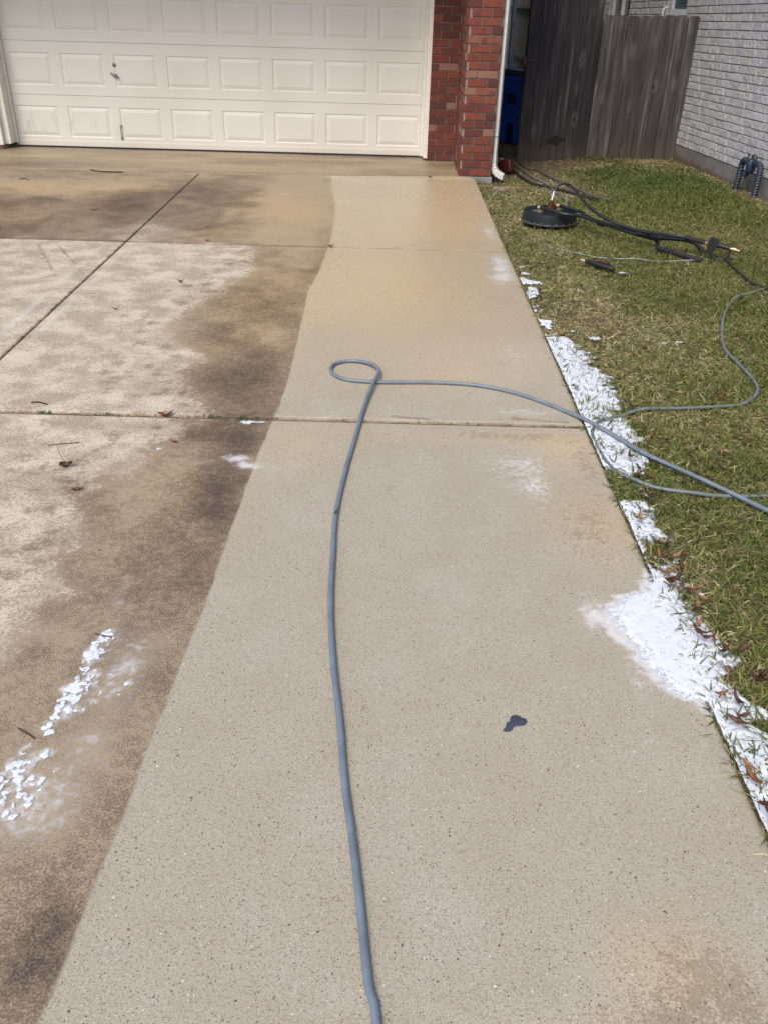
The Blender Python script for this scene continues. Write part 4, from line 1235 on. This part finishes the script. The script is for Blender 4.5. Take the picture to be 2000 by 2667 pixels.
# stone
def stone(name, c, d, seed, mat, label, cat):
    bm = bmesh.new(); bmesh.ops.create_icosphere(bm, subdivisions=3, radius=1)
    r = np.random.default_rng(seed)
    co = np.array([v.co[:] for v in bm.verts])
    k = 1 + .35 * (fbm(co[:, 0] + co[:, 2] * .7, co[:, 1] + co[:, 2], 1.3, seed, 4) - .5)
    for v, q in zip(bm.verts, k):
        v.co = Vector((v.co.x * d[0] * q, v.co.y * d[1] * q, min(v.co.z, .55) * d[2] * q)) + Vector(c)
    bm.verts.index_update()
    mb = MB(); mb.add([v.co[:] for v in bm.verts], [[v.index for v in f.verts] for f in bm.faces], .5, True); bm.free()
    return tag(mb.build(name, mat), label, cat)
M_STONE = plain('stone_brown', (.22, .17, .14), .95, .35, 18, .6)
stone('stone', (1.20, 9.50, -.065), (.10, .055, .05), 3, M_STONE, 'flat half buried brownish stone below the downspout mouth', 'stone')
stone('stone', (1.30, 8.72, -.065), (.16, .09, .035), 6, plain('dirt_lump', (.17, .125, .09), .95, .4, 25, .7), 'low bare lump of dirt between the driveway corner and the surface cleaner', 'stone')
mb = MB(); mb.tube([(1.675, 8.397, -.03), (1.676, 8.392, .05), (1.672, 8.385, .105)], .006, 8)
tag(mb.build('stake', plain('stake_grey', (.30, .30, .28), .7)), 'thin grey marker stake in the grass behind the surface cleaner', 'stake')

# ------------------------------------------------------------------ wrapped pipes by the wall
pv = empty('backflow_pipe', (3.57, 9.0, .05), 'upside down U of tape wrapped blue black pipes beside the brick wall', 'pipe')
n = NT('taped_pipe')
t = n.attr('tone')
a = n.noise(30, 4)
v = n.node('ShaderNodeSeparateXYZ'); n.put(v.inputs[0], n.pos())
wv = n.math('SINE', n.math('MULTIPLY', n.math('ADD', n.math('ADD', v.outputs[2], n.math('MULTIPLY', v.outputs[1], .9)), n.math('MULTIPLY', a, .012)), 2 * math.pi / .026))
c = n.mix(n.step(wv, .72, .92, 0, .7), (.012, .016, .035), (.20, .23, .29))
n.set(Base_Color=c, Roughness=.4, Normal=n.bump(wv, .5, .006))
M_TAPE = n.m
def lg(y): return 3.547 + (9.245 - y) * .085
LA, LBk = Vector((3.553, 9.235, 0)), Vector((3.583, 8.795, 0))
mb = MB()
top = .335
mb.tube(spline([LA + Vector((-.004, .01, -.02)), LA + Vector((0, 0, .12)), LA + Vector((.004, -.003, .24)), LA + Vector((.006, -.01, .305)), LA + Vector((.008, -.045, top)), LA + Vector((.012, -.13, top)), LA + Vector((.016, -.22, top + .002)), LBk + Vector((0, .13, top + .008)), LBk + Vector((0, .045, top + .004)), LBk + Vector((0, .01, .31)), LBk + Vector((-.002, .0, .22)), LBk + Vector((-.006, -.003, .1)), LBk + Vector((-.012, -.008, -.03))], .012), .030, 18)
mb.build('pipe', M_TAPE, pv)
mb = MB()
cm = LA.lerp(LBk, .5)
mb.lathe(cm + Vector((0, 0, top - .095)), [(.001, 0), (.03, .003), (.045, .02), (.048, .05), (.052, .085), (.042, .115), (.03, .13), (.001, .135)], 24)
mb.lathe(cm + Vector((-.005, .025, top - .075)), [(.001, 0), (.022, .002), (.03, .02), (.03, .06)], 20, (-.3, .35, -.6))
mb.build('valve', plain('valve_blue', (.016, .032, .06), .4, .4, 40, .4), pv)
M_COCK = plain('brass_dark', (.06, .04, .035), .5, .3, 40, 0, .5)
for q, hgt in ((.28, .055), (.46, .05), (.54, .065), (.68, .05)):
    p = LA.lerp(LBk, q) + Vector((0, 0, top + .02))
    mb = MB(); mb.tube([p, p + Vector((0, 0, hgt * .5)), p + Vector((0, 0, hgt * .55)), p + Vector((0, 0, hgt))], [.010, .010, .008, .008], 10)
    mb.build('test_cock', M_COCK, pv)
mb = MB(); mb.tube([(3.62, 9.08, .03), (3.60, 9.04, .18)], .004, 6)
mb.build('wire', bpy.data.materials['black_rubber'], pv)

# ------------------------------------------------------------------ surface cleaner
sc_ = empty('surface_cleaner', (1.40, 7.70, 0), 'black round pressure washer surface cleaner with long wand on the grass', 'surface cleaner')
M_BLK = plain('black_powder_coat', (.011, .013, .017), .48, .25, 18, .06, spec=.3)
M_BLKT = plain('black_tube', (.012, .0135, .018), .36, .25, 25, .04)
M_COPPER = plain('copper_brass', (.16, .07, .04), .4, .35, 60, 0, .7)
M_BRASS = plain('brass', (.42, .30, .20), .35, .2, 60, 0, .8)
CX, CY, R0 = 1.405, 7.70, .232
mb = MB()
mb.lathe((CX, CY, .0), [(R0 + .004, .018), (R0 + .002, .03), (R0 - .003, .088), (R0 - .008, .101), (R0 - .016, .106), (R0 - .028, .104), (R0 - .040, .098), (.10, .097), (.06, .098), (.001, .098)], 72)
deck = mb.build('deck', M_BLK, sc_)
mb = MB()
mb.lathe((CX, CY, .0), [(R0 + .004, .030), (R0 + .0075, .030), (R0 + .0075, .018), (R0 + .003, .016), (R0 - .003, .016)], 72)
for k in range(24):
    an = 2 * math.pi * k / 24 + .1
    mb.lathe((CX + (R0 + .006) * math.cos(an), CY + (R0 + .006) * math.sin(an), .036), [(.006, 0), (.006, .003), (.003, .005), (.0005, .005)], 8, (math.cos(an), math.sin(an), 0))
mb.build('skirt_ring', plain('ring_metal', (.16, .16, .17), .4, .3, 40, 0, .6), deck)
mb = MB(); mb.lathe((CX - .11, CY - .005, .0985), [(.048, 0), (.048, .0012), (.001, .0014)], 32)
n = NT('round_decal'); v = n.noise(70, 3); n.set(Base_Color=n.mix(n.step(v, .45, .6), (.035, .045, .05), (.17, .19, .19)), Roughness=.4)
mb.build('decal', n.m, deck)
mb = MB()
mb.lathe((1.425, 7.79, .097), [(.036, 0), (.036, .018), (.030, .022), (.030, .045), (.021, .05), (.021, .070), (.001, .071)], 8)
mb.build('swivel', M_COPPER, sc_, 20)
mb = MB(); mb.tube([(1.428, 7.795, .166), (1.438, 7.81, .205), (1.448, 7.83, .235)], [.014, .0145, .013], 14)
mb.build('hose_crimp', plain('crimp_metal', (.36, .35, .33), .4, .2, 50, .1, .5), sc_)
for px, py, cap in ((1.312, 7.645, 1), (1.490, 7.745, 0)):
    mb = MB()
    mb.box((px, py + .004, .106), (.045, .05, .018), .003); 
    mb.lathe((px - .022, py + .010, .135), [(.001, -.004), (.010, -.004), (.018, 0), (.020, .014), (.020, .03), (.012, .036)], 16, (.9, -.45, 0))
    mb.build('pivot', M_BRASS, sc_)
def tubes(name, mat, pts, r, step=.015, n=12):
    mb = MB(); mb.tube(spline(pts, step), r, n); return mb.build(name, mat, sc_)
tubes('fork', M_BLKT, [(1.30, 7.655, .137), (1.335, 7.60, .139), (1.38, 7.526, .14), (1.458, 7.449, .133), (1.518, 7.426, .128), (1.625, 7.428, .12), (1.665, 7.392, .116)], .0148)
tubes('fork', M_BLKT, [(1.480, 7.75, .138), (1.563, 7.650, .135), (1.640, 7.567, .127), (1.655, 7.520, .123), (1.662, 7.46, .118), (1.70, 7.36, .112)], .0140)
tubes('wand', M_BLKT, [(1.62, 7.432, .121), (1.738, 7.278, .11), (1.868, 7.103, .1), (1.98, 6.985, .088), (2.05, 6.935, .08), (2.10, 6.92, .073), (2.123, 6.90, .065), (2.124, 6.85, .056), (2.10, 6.765, .05), (2.092, 6.73, .047), (2.12, 6.69, .044), (2.229, 6.562, .040)], .0160)
mb = MB(); mb.tube(spline([(2.20, 6.595, .042), (2.27, 6.512, .037), (2.345, 6.434, .031)], .02), .0185, 16); mb.build('grip', plain('black_foam_grip', (.014, .014, .017), .75, .3, 60, .3), sc_)
tubes('wand', M_BLKT, [(1.98, 6.975, .094), (2.084, 6.895, .09), (2.125, 6.84, .092), (2.181, 6.765, .11), (2.254, 6.703, .119), (2.30, 6.685, .118), (2.352, 6.685, .102), (2.390, 6.663, .072), (2.43, 6.625, .038)], .0155)
mb = MB(); mb.tube(spline([(2.305, 6.684, .117), (2.355, 6.683, .10), (2.392, 6.660, .072), (2.43, 6.625, .038)], .02), .0165, 16); mb.build('grip', bpy.data.materials['black_foam_grip'], sc_)
tubes('hose', M_BLKT, [(1.444, 7.825, .225), (1.460, 7.847, .255), (1.480, 7.856, .282), (1.519, 7.846, .3), (1.561, 7.795, .3), (1.582, 7.704, .29), (1.601, 7.563, .27), (1.626, 7.413, .24), (1.661, 7.321, .21), (1.718, 7.225, .18), (1.796, 7.128, .152), (1.888, 7.045, .132), (1.984, 6.954, .122), (2.043, 6.885, .122), (2.09, 6.80, .134), (2.140, 6.730, .145), (2.190, 6.690, .15), (2.24, 6.665, .15), (2.28, 6.650, .15)], .0122)
mb = MB(); mb.box((1.755, 7.275, .088), (.075, .02, .022), .004, Matrix.Rotation(math.radians(-56), 3, 'Z') @ Matrix.Rotation(math.radians(5), 3, 'Y'))
mb.build('clip', bpy.data.materials['black_foam_grip'], sc_)
mb = MB(); mb.tube([(1.985, 6.975, .105), (2.06, 6.905, .105)], .026, 14); mb.build('hose_clamp', bpy.data.materials['black_foam_grip'], sc_)
# trigger gun at the end of the wand hose
mb = MB(); mb.tube(spline([(2.262, 6.655, .15), (2.30, 6.612, .147), (2.375, 6.530, .141)], .01), .0165, 16); mb.build('lance_sleeve', bpy.data.materials['black_foam_grip'], sc_)
mb = MB(); mb.tube([(2.372, 6.533, .141), (2.392, 6.515, .140)], .010, 10); mb.build('connector', M_BRASS, sc_)
mb = MB()
pf = [(-.035, .035), (-.02, .048), (.015, .048), (.035, .038), (.04, .02), (.035, -.01), (.022, -.045), (.01, -.075), (-.012, -.08), (-.026, -.06), (-.035, -.02)]
gd = Vector((.86, -.5, -.10)).normalized(); gu = Vector((.0, .03, 1)).normalized(); gs_ = gd.cross(gu).normalized(); gu = gs_.cross(gd).normalized()
g0 = Vector((2.43, 6.508, .135)); k = len(pf)
vs = [g0 + gd * a_ + gu * b_ + gs_ * s_ for s_ in (-.017, .017) for a_, b_ in pf]
mb.add(vs, [tuple(range(k)), tuple(reversed(range(k, 2 * k)))] + [(i, i + k, (i + 1) % k + k, (i + 1) % k) for i in range(k)])
mb.tube([g0 + gd * .03 + gu * .004, g0 + gd * .075 + gu * .002, g0 + gd * .125], [.017, .017, .0145], 14)
mb.build('gun', plain('gun_plastic', (.014, .014, .016), .5, .3, 60, .1), sc_)
mb = MB()
mb.tube(spline([g0 + gd * .002 - gu * .068, g0 + gd * .03 - gu * .088, g0 + gd * .08 - gu * .098, g0 + gd * .115 - gu * .088, g0 + gd * .128 - gu * .06, g0 + gd * .13 - gu * .02, g0 + gd * .128 + gu * .018], .008), .0085, 10)
mb.build('trigger_guard', bpy.data.materials['gun_plastic'], sc_)
mb = MB(); mb.tube(spline([g0 + gd * .03 - gu * .01, g0 + gd * .045 - gu * .018, g0 + gd * .075 - gu * .05, g0 + gd * .11 - gu * .075], .008), .0065, 8)
mb.build('trigger', plain('trigger_red', (.09, .03, .025), .5), sc_)
mb = MB(); mb.tube([g0 + gd * .122, g0 + gd * .134, g0 + gd * .136, g0 + gd * .175, g0 + gd * .178, g0 + gd * .196], [.011, .011, .0145, .0145, .008, .008], 14)
mb.build('coupler', M_BRASS, sc_, 25)

# ------------------------------------------------------------------ spray gun lying on the lawn
sg = empty('spray_gun', (1.56, 6.28, .02), 'black spray gun with pale nozzle lying in the grass before the surface cleaner', 'spray gun')
zg = float(lawn_z(1.56, 6.28)) + .040
dA = Vector((.165, -.215, 0)).normalized(); sA = Vector((dA.y, -dA.x, 0)) * -1
oA = Vector((1.475, 6.375, zg))
q = lambda a_, b_, c_=0: oA + dA * a_ + sA * b_ + Vector((0, 0, c_))
mb = MB()
mb.tube(spline([q(0, 0), q(.05, -.005, .006), q(.12, -.008, .006), q(.20, .0, .004), q(.25, .012)], .01), 0.0165, 14)
mb.tube(spline([q(.04, .01, .01), q(.08, .045, .014), q(.13, .058, .012), q(.18, .046, .006), q(.235, .018, .0)], .01), .0105, 12)
mb.box(q(.10, .022, .004), (.06, .05, .024), .006, Matrix.Rotation(math.atan2(dA.y, dA.x), 3, 'Z'))
mb.build('body', bpy.data.materials['gun_plastic'], sg)
mb = MB(); mb.tube(spline([q(.07, .03, .02), q(.11, .04, .022), q(.16, .036, .016)], .01), .006, 8); mb.build('trigger', plain('trigger_orange', (.14, .04, .022), .5), sg)
mb = MB(); mb.tube([q(-.055, .0, .004), q(-.03, 0, .003), q(-.028, 0, .003), q(.005, 0)], [.005, .006, .010, .010], 12); mb.build('nozzle', plain('nozzle_pale', (.48, .48, .44), .4), sg)

# ------------------------------------------------------------------ leaves and twigs
def leaf_mesh(name, L_, W_, curl, fold, seed, mat, stem=True, lobes=0):
    r = random.Random(seed)
    nl, nw = 13, 7
    vs, fs = [], []
    for i in range(nl):
        t = i / (nl - 1)
        wd_ = W_ * (math.sin(math.pi * min(1, t ** .8)) ** .75) * (1 + (.22 * math.sin(t * 9 * lobes) if lobes else 0)) * .5 + .0004
        for j in range(nw):
            s_ = (j / (nw - 1)) * 2 - 1
            x_ = (t - .5) * L_
            y_ = s_ * wd_ * math.cos(fold * abs(s_))
            z_ = abs(s_) * wd_ * math.sin(fold * abs(s_)) + curl * L_ * (t - .45) ** 2 * 2 + r.uniform(-.0006, .0006) + .0015
            z_ += .12 * wd_ * math.sin(t * 12 + s_ * 2)
            vs.append((x_, y_, z_))
    for i in range(nl - 1):
        for j in range(nw - 1):
            a_ = i * nw + j
            fs.append((a_, a_ + 1, a_ + nw + 1, a_ + nw))
    mb = MB(); mb.add(vs, fs, .5, True)
    zmin = min(v[2] for v in vs)
    mb.v = [(a_, b_, c_ - zmin + .001) for a_, b_, c_ in mb.v]
    mid = [mb.v[i * nw + nw // 2] for i in range(nl)]
    mb.tube([Vector(p) + Vector((0, 0, .0006)) for p in mid], [.0008] * nl, 6)
    if stem:
        p = Vector(mid[0])
        mb.tube(spline([p, p + Vector((-.008, .002, .002)), p + Vector((-.02, .004, .001))], .004), .0007, 6)
    o = mb.build(name, mat)
    return o
def leaf_mat(name, c0, c1, c2):
    n = NT(name)
    P = n.obj()
    a = n.noise(60, 4, .6, vec=P); b = n.noise(1, 3, .5, vec=n.scale(P, (40, 300, 40)))
    c = n.mix(n.step(a, .3, .7), c0, c1); c = n.mix(n.step(b, .5, .7, 0, .5), c, c2)
    n.set(Base_Color=c, Roughness=.5, Normal=n.bump(b, .4, .002))
    return n.m
ML = [leaf_mat('leaf_dark_brown', (.055, .022, .014), (.10, .042, .022), (.035, .014, .010)), leaf_mat('leaf_brown', (.085, .038, .022), (.135, .062, .032), (.055, .024, .014)),
      leaf_mat('leaf_tan', (.24, .13, .065), (.32, .19, .10), (.16, .08, .04)), leaf_mat('leaf_orange', (.20, .080, .03), (.26, .115, .042), (.10, .04, .02))]

def place(o, x, y, z, rz, rx=0, ry=0, sc=1.0):
    o.location = (x, y, z); o.rotation_euler = (rx, ry, rz); o.scale = (sc, sc, sc)

# single leaves on the concrete, each with its own look
o = leaf_mesh('leaf', .055, .042, .5, .9, 1, ML[0], False, 1)
place(o, -1.268, 3.05, .002, .3)
tag(o, 'crumpled dark brown leaf with upright stem on the pale concrete', 'leaf')
mb = MB(); mb.tube(spline([(0, 0, .02), (-.012, .02, .030), (-.024, .055, .045), (-.028, .075, .06)], .008), .0011, 6)
M = parent_world(o); mb.v = [tuple(M @ Vector(p)) for p in mb.v]
mb.build('stem', ML[0], o)
o = leaf_mesh('leaf', .034, .021, .3, .5, 2, ML[3]); place(o, -.888, 3.298, .002, -.4); tag(o, 'small bright orange leaf on the dark stain below the joint', 'leaf')
o = leaf_mesh('leaf', .05, .022, .8, .9, 3, ML[0]); place(o, -1.348, 5.629, .002, -.1); tag(o, 'dark curled leaf on pale concrete between the two joints', 'leaf')
o = leaf_mesh('leaf', .045, .010, 1.0, .9, 4, ML[0], False); place(o, -1.616, 5.043, .002, .2); tag(o, 'thin dark hooked leaf sliver on the pale slab', 'leaf')
o = leaf_mesh('leaf', .045, .020, .3, .5, 5, ML[1]); place(o, -1.165, 2.868, .002, .5); tag(o, 'flat brown leaf on a damp spot below the stemmed leaf', 'leaf')
o = leaf_mesh('leaf', .06, .028, .5, .8, 6, ML[2]); place(o, -1.378, 6.735, .003, -.8); tag(o, 'pale grey leaf beside the upper cross joint', 'leaf')
o = leaf_mesh('leaf', .085, .024, .3, .4, 7, ML[2]); place(o, -2.55, 7.722, .003, -.05); tag(o, 'tan leaf lying on the wet brown slab near the garage', 'leaf')
o = leaf_mesh('leaf', .07, .034, .5, .7, 8, ML[3]); place(o, -.985, 3.573, -.004, .25); tag(o, 'large rusty leaf caught in the lower cross joint', 'leaf')
o = leaf_mesh('leaf', .05, .03, .6, .9, 9, ML[2]); place(o, -.421, 6.66, .002, .4); tag(o, 'small tan leaf on the upper joint at the edge of the cleaned strip', 'leaf')
o = leaf_mesh('leaf', .06, .03, .6, .8, 10, ML[0]); place(o, .45, 9.66, .005, .1); tag(o, 'dark leaf on the apron beside the brick pier', 'leaf')
o = leaf_mesh('leaf', .026, .009, .6, .6, 11, ML[1]); place(o, -.159, 2.72, .020, 1.2); tag(o, 'tiny brown leaf stuck on top of the big hose', 'leaf')

# leaves in the lawn: four shapes, copied
PROT = [leaf_mesh('fallen_leaf', .062, .022, .5, .8, 31, ML[1]), leaf_mesh('fallen_leaf', .070, .026, .9, 1.1, 32, ML[0]), leaf_mesh('fallen_leaf', .052, .024, .3, .5, 33, ML[2]), leaf_mesh('fallen_leaf', .060, .020, .7, .9, 34, ML[3])]
spots = [(1.024, 2.561, 1), (0.997, 2.486, 0), (1.07, 2.504, 0), (1.335, 3.075, 1), (1.42, 3.165, 0), (1.058, 3.099, 0), (1.11, 3.082, 3), (1.042, 2.891, 1), (1.497, 3.334, 2), (1.074, 4.315, 2), (1.191, 3.599, 2), (1.479, 3.968, 2), (1.667, 3.981, 0), (1.002, 2.16, 1), (0.978, 2.043, 1), (1.013, 2.013, 3), (1.087, 1.984, 0), (0.965, 1.783, 3), (0.998, 1.765, 1), (0.995, 1.703, 0), (1.054, 2.234, 3), (0.945, 1.373, 1), (0.95, 1.394, 0), (0.946, 1.486, 3), (0.947, 1.53, 2), (1.039, 2.284, 3), (0.936, 1.283, 0), (1.044, 2.431, 0), (1.263, 3.434, 1), (1.641, 3.456, 3), (1.868, 3.666, 2)]
rl = random.Random(14)
for k in range(22):
    y_ = rl.uniform(1.2, 2.9); spots.append((rl.uniform(.95, 1.12), y_, rl.choice((0, 0, 1, 1, 3, 2))))
for k in range(16):
    y_ = rl.uniform(2.9, 6.2); spots.append((rl.uniform(1.0, 1.1 + (y_ - 2) * .3), y_, rl.choice((0, 1, 1, 2, 3))))
used = set()
for x_, y_, kd in spots:
    src = PROT[kd]
    if kd in used:
        o = src.copy(); COL.objects.link(o)
    else:
        o = src; used.add(kd)
    inf = float(foam_edge_field(np.array([x_]), np.array([y_]))[0]) > 0
    place(o, x_, y_, float(lawn_z(x_, y_)) + rl.uniform(.022, .036) + (.008 if inf else 0), rl.uniform(0, 6.28), rl.uniform(-.28, .28), rl.uniform(-.25, .2), rl.uniform(.8, 1.25) * (.8 if y_ > 3 else .9))
    if inf: tag(o, 'curled brown dry leaf lying on the white foam strip beside the driveway', 'leaf', 'dry leaves on the foam strip')
    else: tag(o, 'curled brown dry leaf resting in the lawn grass away from the foam', 'leaf', 'dry leaves in the lawn')

# twigs and bits on the driveway
M_TWIG = plain('twig', (.045, .032, .022), .9, .4, 50)
def twig(pts, r, label):
    mb = MB(); mb.tube(spline([(a_, b_, c_ + r) for a_, b_, c_ in pts], .006), r, 6)
    tag(mb.build('twig', M_TWIG), label, 'twig')
twig([(-1.405, 3.235, 0), (-1.36, 3.248, .002), (-1.32, 3.262, 0), (-1.285, 3.268, .001)], .0016, 'thin straight dark twig on the pale concrete above the stemmed leaf')
twig([(-3.13, 9.56, .004), (-3.05, 9.50, .004), (-2.92, 9.47, .004), (-2.76, 9.46, .004)], .006, 'long dark twig lying along the apron joint')
twig([(-3.66, 8.98, 0), (-3.60, 8.995, .002), (-3.56, 8.93, 0)], .004, 'short hooked twig on the wet brown slab at left')
twig([(-.845, 2.01, 0), (-.815, 2.0, .002), (-.79, 1.995, .001)], .0018, 'small dark twig beside the top of the foam streak')
twig([(-.93, 1.62, 0), (-.90, 1.60, .003), (-.875, 1.585, .001)], .0022, 'dark twig at the left beside the foam streak')
twig([(-1.63, 3.66, 0), (-1.60, 3.665, .003), (-1.55, 3.645, .001)], .003, 'curved brown twig just above the lower joint')
MF = []
mbit = MB()
rbit = random.Random(77)
def bit(x, y, z, s_):
    a_ = rbit.uniform(0, 6.28); l_ = s_ * rbit.uniform(.8, 2.2); w_ = s_ * rbit.uniform(.3, .6)
    u_ = Vector((math.cos(a_), math.sin(a_), rbit.uniform(-.2, .35))); v_ = Vector((-math.sin(a_), math.cos(a_), rbit.uniform(-.2, .2)))
    c_ = Vector((x, y, z + .002))
    mbit.add([c_ - u_ * l_, c_ - v_ * w_ + Vector((0, 0, .002)), c_ + u_ * l_, c_ + v_ * w_ + Vector((0, 0, .003))], [(0, 1, 2, 3)], rbit.random())
for k in range(270):
    y_ = 4.1 + 2.9 * rbit.random() ** .9
    bit(-1.99 + rbit.gauss(0, .006), y_, -.006 + rbit.random() * .006, .006)
for k in range(150): bit(-1.99 + rbit.gauss(0, .005), rbit.uniform(7, 9.5), -.006, .006)
for k in range(150): bit(rbit.uniform(-2.4, .9), 3.568 + rbit.gauss(0, .006), -.010 + rbit.random() * .006, .005)
for k in range(60): bit(rbit.uniform(-3.2, .9), 6.665 + rbit.gauss(0, .004), -.008, .004)
for k in range(60): bit(rbit.uniform(-4.4, .7), 10.97 - abs(rbit.gauss(0, .12)), .005, .007)
for k in range(110): bit(rbit.uniform(-3.6, -.6), rbit.uniform(2.3, 9.3), .0005, .0045)
n = NT('litter'); t = n.attr('tone')
c = n.mix(n.step(t, .2, .6), (.04, .026, .017), (.15, .09, .045)); c = n.mix(n.step(t, .85, .9), c, (.32, .25, .16))
n.set(Base_Color=c, Roughness=.8)
tag(mbit.build('leaf_litter', n.m), 'fine dark leaf crumbs in the driveway joints', 'litter', kind='stuff')
# green weeds in the lower joint
mw = MB()
for cx in (-.78, -.62, -1.52, -1.25):
    for k in range(26):
        a_ = rbit.uniform(0, 6.28); l_ = rbit.uniform(.01, .026); e_ = rbit.uniform(.2, 1.1)
        b_ = Vector((cx + rbit.gauss(0, .03), 3.570 + rbit.gauss(0, .004), -.008))
        d_ = Vector((math.cos(a_) * math.cos(e_), math.sin(a_) * math.cos(e_), math.sin(e_))) * l_
        s_ = Vector((-d_.y, d_.x, 0)).normalized() * .0022
        mw.add([b_ - s_ * .5, b_ + s_ * .5, b_ + d_ * .6 + s_, b_ + d_, b_ + d_ * .6 - s_], [(0, 1, 2, 3, 4)], rbit.random())
tag(mw.build('weeds', plain('weed_green', (.06, .095, .035), .6, .4, 40)), 'tiny green weeds sprouting in the lower cross joint', 'weeds', kind='stuff')
